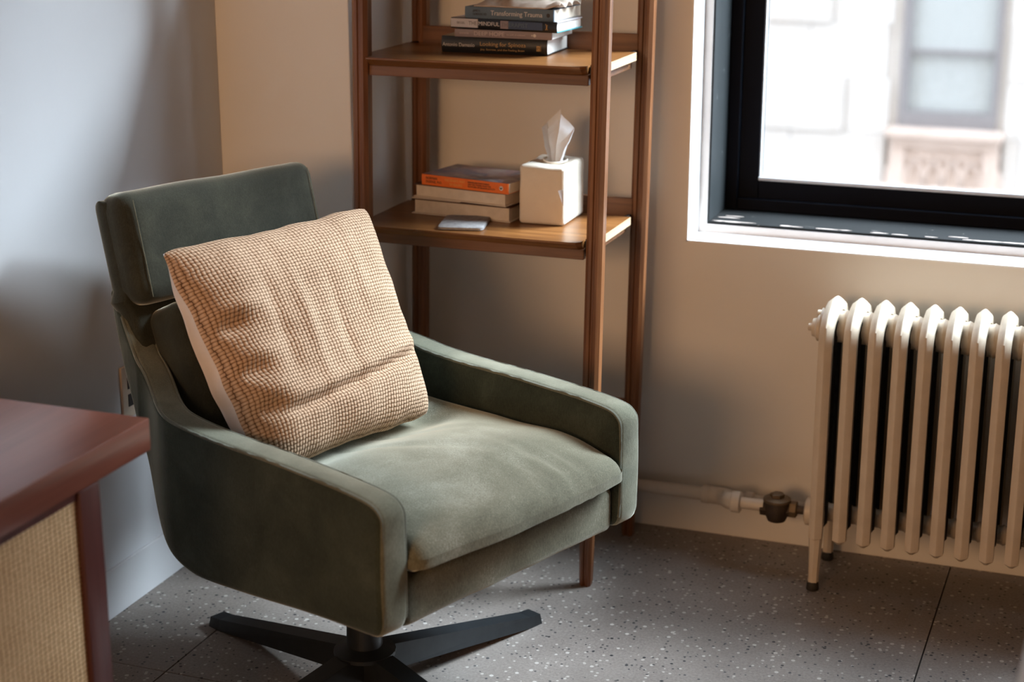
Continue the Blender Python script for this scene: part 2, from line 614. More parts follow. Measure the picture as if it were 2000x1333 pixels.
def smooth01(t):
    t = max(0.0, min(1.0, t))
    return t * t * (3 - 2 * t)


def catmull(pts, n=6):
    pts = [Vector(p) for p in pts]
    out = []
    for i in range(len(pts) - 1):
        p0, p1, p2, p3 = pts[max(i - 1, 0)], pts[i], pts[i + 1], pts[min(i + 2, len(pts) - 1)]
        for k in range(n):
            t = k / n
            out.append(0.5 * ((2 * p1) + (p2 - p0) * t + (2 * p0 - 5 * p1 + 4 * p2 - p3) * t * t + (3 * p1 - p0 - 3 * p2 + p3) * t ** 3))
    out.append(pts[-1])
    return out


# ================================================================== the room
XR, YN, ZC = 3.6, -3.4, 3.2
PX, PY = -1.711, 3.514          # column corner
# floor slabs
fl = struct('floor', box(XL - 0.2, XR + 0.2, YN - 0.2, YF + 0.4, -0.12, -0.006), M['grout'])
xs = [-3.255, -1.80, -0.345, 1.11, 2.565, 4.02]
ys = [-4.525, -3.07, -1.615, -0.16, 1.295, 2.757, 4.212]
for i in range(len(xs) - 1):
    for j in range(len(ys) - 1):
        x0, x1 = max(xs[i] + 0.0016, XL), min(xs[i + 1] - 0.0016, XR)
        y0, y1 = max(ys[j] + 0.0016, YN), min(ys[j + 1] - 0.0016, YF)
        if x1 - x0 > 0.05 and y1 - y0 > 0.05:
            obj('slab', box(x0, x1, y0, y1, -0.006, 0.0), M['terrazzo'], fl)
struct('ceiling', box(XL - 0.2, XR + 0.2, YN - 0.2, YF + 0.4, ZC, ZC + 0.15), M['ceiling'])
struct('wall_left', box(XL - 0.2, XL, YN - 0.2, YF + 0.36, -0.1, ZC), M['wall_cool'])
struct('wall_right', box(XR, XR + 0.2, YN - 0.2, YF + 0.36, -0.1, ZC), M['wall_dark'])
bm = box(XL, XR, YN - 0.2, YN, -0.1, ZC)
struct('wall_near', bm, M['wall_dark'])
struct('wall_corner', box(XL, PX, PY, YF + 0.1, 0, ZC, bev=0.002, seg=2), M['wall'])
# far wall with the window hole
WT = 4.30
bm = bmesh.new()
add_box(bm, PX, WX0, YF, WT, -0.1, ZC)
add_box(bm, WX1, XR, YF, WT, -0.1, ZC)
add_box(bm, WX0, WX1, YF, WT, -0.1, WZ0)
add_box(bm, WX0, WX1, YF, WT, WZ1, ZC)
struct('wall_far', bm, M['wall'])
# baseboards
struct('baseboard_far', box(PX, XR, YF - 0.010, YF, 0, 0.112, bev=0.002), M['wall'])
struct('baseboard_left', box(XL, XL + 0.008, YN, PY, 0, 0.113, bev=0.002), M['wall_cool'])
struct('baseboard_corner', box(XL + 0.008, PX, PY - 0.008, PY, 0, 0.113, bev=0.002), M['wall'])

# ------------------------------------------------------------------ window
# painted plaster return lining the hole
YA, YB = YF - 0.001, 3.985
T = 0.004
bm = bmesh.new()
add_box(bm, WX0, WX0 + T, YA, YB, WZ0, WZ1)
add_box(bm, WX1 - T, WX1, YA, YB, WZ0, WZ1)
add_box(bm, WX0, WX1, YA, YB, WZ0, WZ0 + T)
add_box(bm, WX0, WX1, YA, YB, WZ1 - T, WZ1)
win = struct('window_1', bm, M['white'])
FX0, FX1, FZ0, FZ1 = -0.991, WX1 - 0.024, 0.757, WZ1 - 0.024
YS = 4.165
# aged white inner frame: four rails facing the room
for nm, a in (('inner_frame', (WX0, FX0, YB, YS + 0.06, WZ0, WZ1)), ('inner_frame', (FX1, WX1, YB, YS + 0.06, WZ0, WZ1)),
              ('inner_frame', (FX0, FX1, YB, YS + 0.06, WZ0, FZ0)), ('inner_frame', (FX0, FX1, YB, YS + 0.06, FZ1, WZ1))):
    obj(nm, box(*a, bev=0.0015), M['frame_face'], win)
# charcoal sill board and jamb boards with flaking paint
sill = obj('sill_board', box(FX0, FX1, YB + 0.004, YS, FZ0, FZ0 + 0.006, bev=0.0015), M['charcoal'], win)
sill['label'] = 'charcoal sill board with flaked paint'
obj('jamb_board', box(FX0, FX0 + 0.005, YB + 0.004, YS, FZ0 + 0.006, FZ1, bev=0.001), M['charcoal_v'], win)
obj('jamb_board', box(FX1 - 0.005, FX1, YB + 0.004, YS, FZ0 + 0.006, FZ1, bev=0.001), M['charcoal_v'], win)
# flakes of bare paint on the sill edge: irregular thin chips
random.seed(3)
bm = bmesh.new()
spots = [(-0.985 + 0.002, 0.010), (-0.965, 0.055), (-0.955, 0.012), (-0.94, 0.075), (-0.93, 0.010), (-0.90, 0.012), (-0.80, 0.011), (-0.775, 0.009), (-0.70, 0.010), (-0.66, 0.012),
         (-0.58, 0.011), (-0.53, 0.009), (-0.46, 0.010), (-0.40, 0.03), (-0.375, 0.010), (-0.345, 0.009), (-0.32, 0.011), (-0.28, 0.012), (-0.25, 0.012), (-0.22, 0.045), (-0.15, 0.01), (-0.05, 0.012)]
for cx, dy in spots:
    L = random.uniform(0.010, 0.032)
    W = random.uniform(0.0025, 0.0055)
    k = 10
    qs = [random.uniform(0.65, 1.15) for _ in range(k)]
    cx = max(cx, FX0 + 0.007 + L * 1.2)
    dy = max(dy, W * 1.2 + 0.0005)
    lo_, hi_ = [], []
    for i in range(k):
        a = i * 2 * PI / k
        x_, y_ = cx + L * math.cos(a) * qs[i], YB + 0.0055 + dy + W * math.sin(a) * qs[i]
        lo_.append(bm.verts.new((x_, y_, FZ0 + 0.0055)))
        hi_.append(bm.verts.new((x_, y_, FZ0 + 0.0066)))
    c_ = bm.verts.new((cx, YB + 0.0055 + dy, FZ0 + 0.0067))
    for i in range(k):
        bm.faces.new((lo_[i], lo_[(i + 1) % k], hi_[(i + 1) % k], hi_[i]))
        bm.faces.new((hi_[i], hi_[(i + 1) % k], c_))
fk = obj('paint_flake', bm, plain('bare_undercoat', (0.60, 0.50, 0.44), 0.7), win)
fk['kind'] = 'stuff'
# black sash: stiles and rails, each a stepped bar
SW = 0.084
GX0, GX1, GZ0, GZ1 = FX0 + SW, FX1 - SW, FZ0 + SW - 0.004, FZ1 - SW


def sash_bar(nm, x0, x1, z0, z1, inner):
    bm = box(x0, x1, YS, YS + 0.05, z0, z1, bev=0.002)
    o = obj(nm, bm, M['sash'], win)
    return o


sash_bar('sash_stile', FX0 + 0.005, GX0, FZ0 + 0.006, FZ1, 1)
sash_bar('sash_stile', GX1, FX1 - 0.005, FZ0 + 0.006, FZ1, -1)
sash_bar('sash_rail', GX0, GX1, FZ0 + 0.006, GZ0, 1)
sash_bar('sash_rail', GX0, GX1, GZ1, FZ1, -1)
# stop moulding on the sash
obj('stop_moulding', box(FX0 + 0.005, FX0 + 0.035, YS - 0.018, YS, FZ0 + 0.006, FZ1, bev=0.003), M['sash'], win)
obj('stop_moulding', box(FX0 + 0.035, FX1 - 0.005, YS - 0.018, YS, FZ0 + 0.006, FZ0 + 0.036, bev=0.003), M['sash'], win)
obj('glazing_bead', box(GX0 - 0.001, GX1, YS - 0.001, YS + 0.022, GZ0, GZ0 + 0.009, bev=0.002), M['bead'], win)
obj('glazing_bead', box(GX0, GX0 + 0.003, YS + 0.004, YS + 0.022, GZ0 + 0.009, GZ1, bev=0.0008), M['bead'], win)
obj('pane', box(GX0, GX1, YS + 0.024, YS + 0.028, GZ0, GZ1), M['glass'], win)

# ------------------------------------------------------------------ electric outlet on the left wall
t = thing('wall_outlet', 'ivory electrical outlet plate low on left wall behind the armchair', 'outlet', (XL, 3.07, 0.49))
obj('cover_plate', box(0, 0.006, -0.037, 0.037, -0.060, 0.060, bev=0.002), M['plastic'], t)
for dz in (-0.02, 0.02):
    s = obj('socket_face', box(0.006, 0.0075, -0.017, 0.017, dz - 0.014, dz + 0.014, bev=0.0006), M['slot'], t)
    s['label'] = 'dark socket'

# ================================================================== building across the street
bld = thing('stone_building', 'pale stone building seen out of focus through the window', 'building', (0, 16, -10))
BZ = 10.0


def bpart(nm, x0, x1, y0, y1, z0, z1, m, parent=None, bev=0.0):
    p = parent or bld
    return obj(nm, box(x0, x1, y0, y1, z0 + BZ, z1 + BZ, bev=bev, seg=1), m, p)


wx0, wx1, wz0, wz1 = -2.21, -1.33, -0.88, 1.6
bpart('facade_wall', -16, wx0, 0.06, 1.0, -10, 20, M['stone'])
bpart('facade_wall', wx1, 6, 0.06, 1.0, -10, 20, M['stone'])
bpart('facade_wall', 7, 45, 0.06, 1.0, -10, 5.0, M['stone'])  # unseen lower wing, added to block low sky along the street
bpart('facade_wall', wx0, wx1, 0.06, 1.0, -10, wz0, M['stone'])
bpart('facade_wall', wx0, wx1, 0.06, 1.0, wz1, 20, M['stone'])
# ashlar blocks in the strip that shows
random.seed(5)
zrow = -2.45
row = 0
while zrow < 1.6:
    h = 0.50
    x = -4.6 + (row % 2) * 0.35
    while x < 2.2:
        L = random.choice((0.7, 0.7, 0.85))
        a, b = x, x + L
        segs = [(a, b)]
        lo, hi = -2.31, -1.25
        out = []
        for s0, s1 in segs:
            if s1 <= lo or s0 >= hi:
                out.append((s0, s1))
            else:
                if s0 < lo:
                    out.append((s0, lo))
                if s1 > hi:
                    out.append((hi, s1))
        for s0, s1 in out:
            if s1 - s0 > 0.06:
                d = random.uniform(0, 0.012)
                pil = -3.20 < (s0 + s1) / 2 < -2.95
                bpart('stone_block', s0 + 0.002, s1 - 0.002, -d - (0.05 if pil else 0), 0.06, zrow + 0.002, zrow + h - 0.002, M['stone2'] if (random.random() < 0.22 or pil) else M['stone'], bev=0.006)
        x = b
    zrow += h
    row += 1
wf = obj('window', add_box(add_box(add_box(bmesh.new(), wx0, wx0 + 0.075, 0.02, 0.14, wz0 + BZ, wz1 + BZ), wx1 - 0.055, wx1, 0.02, 0.14, wz0 + BZ, wz1 + BZ), wx0 + 0.075, wx1 - 0.055, 0.02, 0.14, wz0 + BZ, wz0 + 0.15 + BZ), M['far_sash'], bld)
bpart('meeting_rail', wx0 + 0.075, wx1 - 0.055, 0.04, 0.10, -0.215, -0.17, M['far_sash'], wf)
bpart('pane', wx0 + 0.075, wx1 - 0.055, 0.085, 0.095, wz0 + 0.15, -0.215, M['far_pane'], wf)
bpart('pane', wx0 + 0.075, wx1 - 0.055, 0.07, 0.08, -0.17, wz1, M['far_pane'], wf)
bpart('window_sill', -2.30, -1.25, -0.12, 0.06, -0.97, -0.88, M['terracotta'], None, 0.015)
bpart('window_sill', -2.26, -1.28, -0.06, 0.06, -1.06, -0.97, M['terracotta'], None, 0.015)
pn = bpart('carved_panel', -2.26, -1.28, 0.0, 0.06, -2.4, -1.06, M['terracotta'])
bm = bmesh.new()
add_box(bm, -2.26, -2.12, -0.05, 0.0, -2.4 + BZ, -1.06 + BZ, 0.01, 1)
add_box(bm, -1.42, -1.28, -0.05, 0.0, -2.4 + BZ, -1.06 + BZ, 0.01, 1)
for k in range(5):                    # interlaced arches
    cx = -2.11 + k * 0.17
    pts = [(cx - 0.165, -0.012, BZ - 2.2)]
    for i in range(13):
        a = PI - i / 12 * PI
        pts.append((cx + 0.165 * math.cos(a), -0.012, BZ - 1.36 + 0.21 * math.sin(a)))
    pts.append((cx + 0.165, -0.012, BZ - 2.2))
    add_tube(bm, pts, 0.024, 6)
obj('tracery', bm, M['terracotta'], pn, 40)
bm = bmesh.new()
add_box(bm, -16, 16, WT - 0.3, WT, ZC + 0.15, 20)
add_box(bm, -16, 16, WT - 0.3, WT, -10, -0.12)
add_box(bm, -16, XL - 0.2, WT - 0.3, WT, -0.12, ZC + 0.15)
add_box(bm, XR + 0.2, 16, WT - 0.3, WT, -0.12, ZC + 0.15)
struct('wall_outside', bm, M['stone2'])
struct('street', box(-30, 30, 4.6, 30, -10.3, -10.0), M['asphalt'])

# ================================================================== armchair
CHZ = R(-20.18)
U = Vector((math.cos(CHZ), math.sin(CHZ), 0))
S = Vector((-math.sin(CHZ), math.cos(CHZ), 0))
CO = U * -2.26 + S * 2.235
chair = thing('armchair', 'olive green velvet swivel armchair on a black four-star base', 'chair', tuple(CO), CHZ)


def hw(f):
    if f > -0.2:
        return 0.360
    if f > -0.36:
        return 0.360 - 0.052 * smooth01((-0.2 - f) / 0.16)
    return 0.308 - 0.040 * min(1.2, (-0.36 - f) / 0.147)


TOP = [(0.357, 0.362), (0.357, 0.545), (0.354, 0.562), (0.345, 0.575), (0.33, 0.583), (0.29, 0.589), (0.22, 0.594), (0.08, 0.600), (-0.05, 0.602),
       (-0.15, 0.607), (-0.22, 0.617), (-0.28, 0.635), (-0.325, 0.660), (-0.365, 0.692), (-0.40, 0.730), (-0.43, 0.770), (-0.447, 0.797), (-0.455, 0.806), (-0.468, 0.808)]
BACK = [(-0.478, 0.80), (-0.462, 0.74), (-0.437, 0.67), (-0.405, 0.605), (-0.37, 0.545), (-0.325, 0.475), (-0.292, 0.41), (-0.252, 0.357), (-0.205, 0.326),
        (-0.17, 0.314), (-0.12, 0.309), (0.03, 0.318), (0.15, 0.328), (0.25, 0.333), (0.33, 0.336), (0.347, 0.342)]
TOPC = [(p.x, p.y) for p in catmull([(a, b, 0) for a, b in TOP], 4)]
BACKC = [(p.x, p.y) for p in catmull([(a, b, 0) for a, b in BACK], 4)]
TH = 0.062


def resample(pts, step, closed=True):
    pts = [Vector((p[0], p[1])) for p in pts]
    if closed:
        pts = pts + [pts[0]]
    out = [pts[0]]
    acc = 0.0
    for a, b in zip(pts, pts[1:]):
        L = (b - a).length
        while acc + L >= step and L > 1e-9:
            r_ = (step - acc) / L
            a = a + (b - a) * r_
            out.append(a)
            L = (b - a).length
            acc = 0.0
        acc += L
    if closed and (out[-1] - out[0]).length < step * 0.5:
        out.pop()
    return out


OUTL = resample(TOPC + BACKC, 0.0085)
for _ in range(2):
    OUTL = [(OUTL[i - 1] + OUTL[i] * 2 + OUTL[(i + 1) % len(OUTL)]) / 4 for i in range(len(OUTL))]
NRM = []
for i in range(len(OUTL)):
    d_ = (OUTL[(i + 2) % len(OUTL)] - OUTL[i - 2]).normalized()
    NRM.append(Vector((-d_.y, d_.x)))
cen = Vector((0, 0.46))
if sum((OUTL[i] - cen).dot(NRM[i]) for i in range(len(OUTL))) < 0:
    NRM = [-q for q in NRM]
RB = 0.013
steps = []
for k in range(5):
    a = k / 4 * PI / 2
    steps.append((RB * (1 - math.sin(a)), RB * (1 - math.cos(a))))
LEVELS = [(i_, d_) for i_, d_ in steps] + [(i_, TH - d_) for i_, d_ in reversed(steps)]
for sgn in (-1, 1):
    bm = bmesh.new()
    rings = []
    for ins, dep in LEVELS:
        rings.append([bm.verts.new((p.x - q.x * ins, dep, p.y - q.y * ins)) for p, q in zip(OUTL, NRM)])
    n = len(OUTL)
    for k_, (A, B) in enumerate(zip(rings, rings[1:])):
        for i in range(n):
            f_ = bm.faces.new((A[i], A[(i + 1) % n], B[(i + 1) % n], B[i]))
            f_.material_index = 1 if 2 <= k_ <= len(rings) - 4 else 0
    caps = [bm.faces.new(rings[0]), bm.faces.new(list(reversed(rings[-1])))]
    bmesh.ops.triangulate(bm, faces=caps)
    for i in range(28):
        f = -0.49 + i * 0.03
        bmesh.ops.bisect_plane(bm, geom=bm.verts[:] + bm.edges[:] + bm.faces[:], plane_co=(f, 0, 0), plane_no=(1, 0, 0), dist=1e-5)
    for i in range(9):
        bmesh.ops.bisect_plane(bm, geom=bm.verts[:] + bm.edges[:] + bm.faces[:], plane_co=(0, 0, 0.36 + i * 0.05), plane_no=(0, 0, 1), dist=1e-5)
    for v in bm.verts:
        d = v.co.y
        bul = 0.006 * math.sin(PI * max(0, min(1, (v.co.z - 0.32) / 0.27))) * (1 if d < TH / 2 else -0.4)
        v.co.y = sgn * (hw(v.co.x) + bul - d)
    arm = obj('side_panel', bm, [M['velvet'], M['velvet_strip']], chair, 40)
    # welts along the two top edges and down the front
    idx = [i for i, p in enumerate(OUTL) if NRM[i].y > 0.25 or (NRM[i].x > 0.3 and p.x > 0.2)]
    idx = [i for i in idx if OUTL[i].x > -0.425 and i < len(OUTL) * 0.6]
    for dep in (0.0045, TH - 0.0045):
        pr = []
        for i in idx:
            p, q = OUTL[i], NRM[i]
            k = p - q * 0.0040
            pr.append((k.x, sgn * (hw(k.x) - dep), k.y))
        obj('welt', add_tube(bmesh.new(), pr, 0.0034, 6), M['piping'], arm, 60)

# back shell: curved plate that closes the tub between the side panels
LINE = [(-0.19, 0.33), (-0.235, 0.357), (-0.275, 0.41), (-0.31, 0.475), (-0.352, 0.545), (-0.388, 0.605), (-0.42, 0.67), (-0.445, 0.74), (-0.462, 0.80), (-0.482, 0.88), (-0.498, 0.945), (-0.501, 0.962)]
LC = [(p.x, p.y) for p in catmull([(a, b, 0) for a, b in LINE], 3)]
bm = bmesh.new()
LCR = [Vector(p) for p in LC]
LN = []
for i in range(len(LCR)):
    d_ = (LCR[min(i + 1, len(LCR) - 1)] - LCR[max(i - 1, 0)]).normalized()
    LN.append(Vector((d_.y, -d_.x)))
TS = [-1, -0.995, -0.985, -0.965, -0.94] + [x_ / 10 for x_ in range(-9, 10)] + [0.94, 0.965, 0.985, 0.995, 1]
tail = [(LCR[-1] + (LCR[-1] - LCR[-2]).normalized() * q_, LN[-1], math.sqrt(max(0.0, 1 - (q_ / 0.016) ** 2))) for q_ in (0.006, 0.011, 0.0145, 0.016)]
rowsb = [(p_, n_, 1.0) for p_, n_ in zip(LCR, LN)] + tail
front, rear = [], []
for p_, n_, sc in rowsb:
    fa, ra = [], []
    for t_ in TS:
        W = (hw(p_.x) if p_.y < 0.79 else 0.262) - 0.003
        e_ = max(0.0, (abs(t_) - 0.94) / 0.06)
        h_ = 0.0275 * sc * math.sqrt(max(0.0, 1 - e_ * e_))
        c_ = p_ + n_ * 0.0275
        zdip = -0.006 * (1 - t_ ** 4) * max(0.0, (p_.y - 0.9) / 0.08)
        W_ = t_ * W - 0.028 * smooth01((p_.y - 0.74) / 0.06)
        fa.append(bm.verts.new((c_.x + n_.x * h_ - 0.012 * (1 - t_ * t_), W_, c_.y + n_.y * h_ + zdip)))
        ra.append(bm.verts.new((c_.x - n_.x * h_ - 0.012 * (1 - t_ * t_), W_, c_.y - n_.y * h_ + zdip)))
    front.append(fa)
    rear.append(ra)
for G_ in (front, rear):
    for A, B in zip(G_, G_[1:]):
        for i in range(len(TS) - 1):
            bm.faces.new((A[i], A[i + 1], B[i + 1], B[i]))
for i in range(len(TS) - 1):
    bm.faces.new((front[0][i], rear[0][i], rear[0][i + 1], front[0][i + 1]))
bmesh.ops.remove_doubles(bm, verts=bm.verts[:], dist=1e-5)
obj('back_shell', bm, M['velvet_dark'], chair, 45)


def place_tilt(bm, f, z, tilt):
    m4 = Matrix.Translation((f, 0, z)) @ Matrix.Rotation(tilt, 4, 'Y')
    bmesh.ops.transform(bm, matrix=m4, verts=bm.verts[:])


def puff(bm, amount, hx, hy, hz, axis=0, seed=0.0, wr=0.004, freq=7):
    """belly out one axis of a cushion and ruffle it a little"""
    h = (hx, hy, hz)
    o = [i for i in range(3) if i != axis]
    for v in bm.verts:
        c = v.co
        a = max(0, 1 - (c[o[0]] / h[o[0]]) ** 2) * max(0, 1 - (c[o[1]] / h[o[1]]) ** 2)
        s = c[axis] / h[axis]
        c[axis] += s * amount * math.sqrt(a)
        nz = noise.noise(Vector((c.x * freq + seed, c.y * freq, c.z * freq)))
        nz2 = noise.noise(Vector((c.x * freq * 3 + seed, c.y * freq * 3, c.z * freq * 3)))
        c[axis] += wr * nz * (1 if s > 0 else -1) + wr * 0.35 * nz2
    return bm


# headrest cushion (reclined about 14 degrees)
bm = rounded_box(0.046, 0.252, 0.112, 0.034, (6, 30, 14))
puff(bm, 0.008, 0.046, 0.252, 0.112, 0, 3.1, 0.004)
for v in bm.verts:
    v.co.z += 0.006 * noise.noise(Vector((v.co.y * 6, v.co.x * 5, 2.2)))
    v.co.y -= 0.032
place_tilt(bm, -0.430, 0.884, R(-14))
hd = obj('headrest', bm, M['velvet_dark'], chair, 60)
# stitched seam down each side of the headrest front
for sg in (-1, 1):
    pts = []
    for i in range(15):
        z = -0.095 + 0.19 * i / 14
        p = Vector((0.0485 + 0.008 * math.sqrt(max(0, 1 - (z / 0.112) ** 2)) * 0.2, sg * 0.226 - 0.032, z))
        q = Matrix.Rotation(R(-14), 4, 'Y') @ p + Vector((-0.430, 0, 0.884))
        pts.append(q)
    obj('stitching', add_tube(bmesh.new(), pts, 0.0008, 5), M['velvet_strip'], hd, 60)
# lower back cushion
bm = rounded_box(0.055, 0.246, 0.165, 0.03, (6, 26, 18))
puff(bm, 0.014, 0.055, 0.246, 0.165, 0, 8.4, 0.004)
place_tilt(bm, -0.305, 0.625, R(-25))
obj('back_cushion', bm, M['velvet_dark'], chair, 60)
# seat cushion
HX, HY, HZ = 0.352, 0.299, 0.034
bm = rounded_box(HX, HY, HZ, 0.030, (40, 40, 6))
for v in bm.verts:
    c = v.co
    u, s, k = c.x / HX, c.y / HY, c.z / HZ
    crown = 0.036 * math.sqrt(max(0, 1 - u ** 4)) * math.sqrt(max(0, 1 - s ** 4))
    if k > 0:
        c.z += crown * k
        # rolled front edge and drag wrinkles
        c.z -= 0.020 * smooth01((u - 0.55) / 0.45)
        wv = noise.noise(Vector((c.x * 5, c.y * 4, 1.7))) * 0.006 + noise.noise(Vector((c.x * 14 + 4, c.y * 7, 0.2))) * 0.0022
        c.z += wv * k
        # the pillow presses a dent into the cushion
        c.z -= 0.031 * k * math.exp(-((c.x + 0.075) / 0.075) ** 2) * smooth01((c.y + 0.36) / 0.06) * smooth01((0.27 - c.y) / 0.10)
        # shallow diagonal folds on the back part and short tucks along the right front edge
        for q, (fx, fy, ang, amp, wd, ln) in enumerate(((0.02, -0.02, 0.5, -0.004, 0.012, 0.16), (-0.05, 0.06, 0.75, -0.0035, 0.010, 0.14), (0.28, 0.13, 0.12, -0.006, 0.010, 0.07), (0.30, 0.17, 0.05, -0.005, 0.009, 0.06), (0.29, 0.08, 0.2, -0.003, 0.010, 0.06))):
            dx, dy = c.x - fx, c.y - fy
            al = dx * math.cos(ang) + dy * math.sin(ang)
            ac = -dx * math.sin(ang) + dy * math.cos(ang)
            c.z += amp * math.exp(-(ac / wd) ** 2 - (al / ln) ** 2)
    c.x += 0.018 * max(0, 1 - s * s) * smooth01((u - 0.6) / 0.4)
    if u > 0.8:      # the front face overhangs and tucks in towards the rail
        c.x -= 0.012 * smooth01((0.2 - k) / 1.2)
    if u > 0.9:
        c.x += 0.006 * noise.noise(Vector((c.y * 9, c.z * 12, 5.5)))
place_tilt(bm, 0.024, 0.466, R(-0.6))
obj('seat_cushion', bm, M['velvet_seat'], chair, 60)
# front rail under the cushion
bm = rounded_box(0.035, 0.298, 0.049, 0.018, (6, 40, 8))
for v in bm.verts:
    v.co.x += 0.003 * noise.noise(Vector((v.co.y * 12, v.co.z * 8, 3))) * (1 if v.co.x > 0 else 0)
    v.co.z += 0.002 * noise.noise(Vector((v.co.y * 10, 1, 3))) 
place_tilt(bm, 0.308, 0.381, 0)
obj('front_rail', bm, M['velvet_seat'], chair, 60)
# underside pan
obj('seat_pan', box(-0.20, 0.30, -0.295, 0.295, 0.335, 0.40, bev=0.01), M['velvet_dark'], chair, 40)
# swivel base
bx, by = 0.012, -0.075
bm = bmesh.new()
add_lathe(bm, [(0.062, 0.100), (0.062, 0.108), (0.036, 0.118), (0.032, 0.30), (0.075, 0.32), (0.075, 0.335)], 24, (bx, by, 0))
obj('swivel_column', bm, M['black_metal'], chair, 40)
base_ang = R(66.6) - CHZ
for k in range(4):
    a = base_ang + k * PI / 2
    d = Vector((math.cos(a), math.sin(a), 0))
    n = Vector((-d.y, d.x, 0))
    bm = bmesh.new()
    prof = [(0.0, 0.056, 0.106), (0.06, 0.052, 0.104), (0.46, 0.0, 0.024), (0.492, 0.0, 0.021)]
    rings = []
    for r_, z0, z1 in prof:
        wd = 0.024 if r_ > 0.3 else 0.028
        c = Vector((bx, by, 0)) + d * r_
        rings.append([bm.verts.new(c + n * wd + Vector((0, 0, z0))), bm.verts.new(c - n * wd + Vector((0, 0, z0))),
                      bm.verts.new(c - n * (wd - 0.006) + Vector((0, 0, z1))), bm.verts.new(c + n * (wd - 0.006) + Vector((0, 0, z1)))])
    for A, B in zip(rings, rings[1:]):
        for i in range(4):
            bm.faces.new((A[i], A[(i + 1) % 4], B[(i + 1) % 4], B[i]))
    bm.faces.new(rings[0])
    bm.faces.new(list(reversed(rings[-1])))
    obj('base_leg', bm, M['black_metal'], chair)

# ================================================================== pillow
pil = thing('throw_pillow', 'square tan woven throw pillow leaning in the green armchair', 'pillow', tuple(CO), CHZ)
TLc, TRc, BLc, BRc = Vector((-0.288, -0.298, 0.914)), Vector((-0.272, 0.236, 0.920)), Vector((-0.040, -0.278, 0.512)), Vector((-0.034, 0.178, 0.520))
nrm = ((TRc - TLc).cross(TLc - BLc)).normalized()
if nrm.x < 0:
    nrm = -nrm
NP = 84


def pillow_pt(u, v, side):
    p = BLc * (1 - u) * (1 - v) + BRc * u * (1 - v) + TLc * (1 - u) * v + TRc * u * v
    a, b = 2 * u - 1, 2 * v - 1
    # edges bow inwards between the pointed corners
    ex = (TRc - TLc).normalized()
    ez = (TLc - BLc).normalized()
    p = p - ex * (0.012 * a * abs(a) * (1 - b * b)) - ez * (0.009 * b * abs(b) * (1 - a * a))
    body = ((1 - a ** 4) * (1 - b ** 4))
    body = max(0.0, body) ** 0.55
    th = (0.080 if side > 0 else 0.050) * body
    # sag: fuller below the middle
    th *= 1 + 0.25 * (0.5 - v)
    q = p + nrm * (side * th)
    if side > 0:
        w_ = 0.0
        edge = min(1.0, body * 1.6)
        # fold that sweeps across just above the bottom edge
        cv = 0.19 + 0.10 * (u - 0.25) ** 2 + 0.05 * u
        w_ -= 0.014 * math.exp(-((v - cv) / 0.022) ** 2) * smooth01((u - 0.05) / 0.2) * smooth01((1.02 - u) / 0.2)
        w_ += 0.007 * math.exp(-((v - cv - 0.05) / 0.03) ** 2) * smooth01((u - 0.05) / 0.2)
        # vertical pleats coming down from the top
        for cx, v0, amp, wd in ((0.40, 0.55, 0.007, 0.030), (0.56, 0.45, -0.006, 0.028), (0.27, 0.62, -0.005, 0.03), (0.73, 0.7, 0.005, 0.03)):
            w_ += amp * math.exp(-((u - cx - 0.06 * (v - 0.5)) / wd) ** 2) * math.exp(-((v - v0) / 0.24) ** 2)
        # pucker dents along the left side
        for cv2, amp in ((0.60, -0.016), (0.40, -0.014), (0.24, -0.012)):
            w_ += amp * math.exp(-((v - cv2) / 0.035) ** 2 - ((u - 0.09) / 0.07) ** 2)
            w_ += -0.6 * amp * math.exp(-((v - cv2 - 0.07) / 0.035) ** 2 - ((u - 0.13) / 0.08) ** 2)
        w_ += 0.006 * noise.noise(Vector((u * 4, v * 4, 0.3))) + 0.003 * noise.noise(Vector((u * 10, v * 10, 7.3)))
        q = q + nrm * (w_ * edge)
    if side < 0:
        q = q - ex * (0.034 * smooth01(u / 0.035) * math.exp(-((u - 0.06) / 0.07) ** 2) * (1 - b * b) * (1.0 - 0.2 * b))
    # blunt corners
    ck = (a * b) ** 8
    q = q - (ex * (a / max(1e-6, abs(a))) + ez * (b / max(1e-6, abs(b)))) * (0.010 * ck)
    # wavy outline
    q = q + ex * (0.004 * noise.noise(Vector((v * 9, 3 * a, 1.1))) * abs(a) ** 3) + ez * (0.004 * noise.noise(Vector((u * 9, 3 * b, 4.1))) * abs(b) ** 3)
    return q


for side, nm, mt in ((1, 'woven_front', M['pillow']), (-1, 'plain_back', M['pillow_back'])):
    bm = bmesh.new()
    uvl = bm.loops.layers.uv.new('UVMap')
    g = [[bm.verts.new(pillow_pt(i / NP, j / NP, side)) for i in range(NP + 1)] for j in range(NP + 1)]
    for j in range(NP):
        for i in range(NP):
            f = bm.faces.new((g[j][i], g[j][i + 1], g[j + 1][i + 1], g[j + 1][i]))
            for lp, (a, b) in zip(f.loops, ((i, j), (i + 1, j), (i + 1, j + 1), (i, j + 1))):
                lp[uvl].uv = (a / NP, b / NP)
    o = obj(nm, bm, mt, pil, 80)
    if side < 0:
        o['label'] = 'off-white cotton backing'

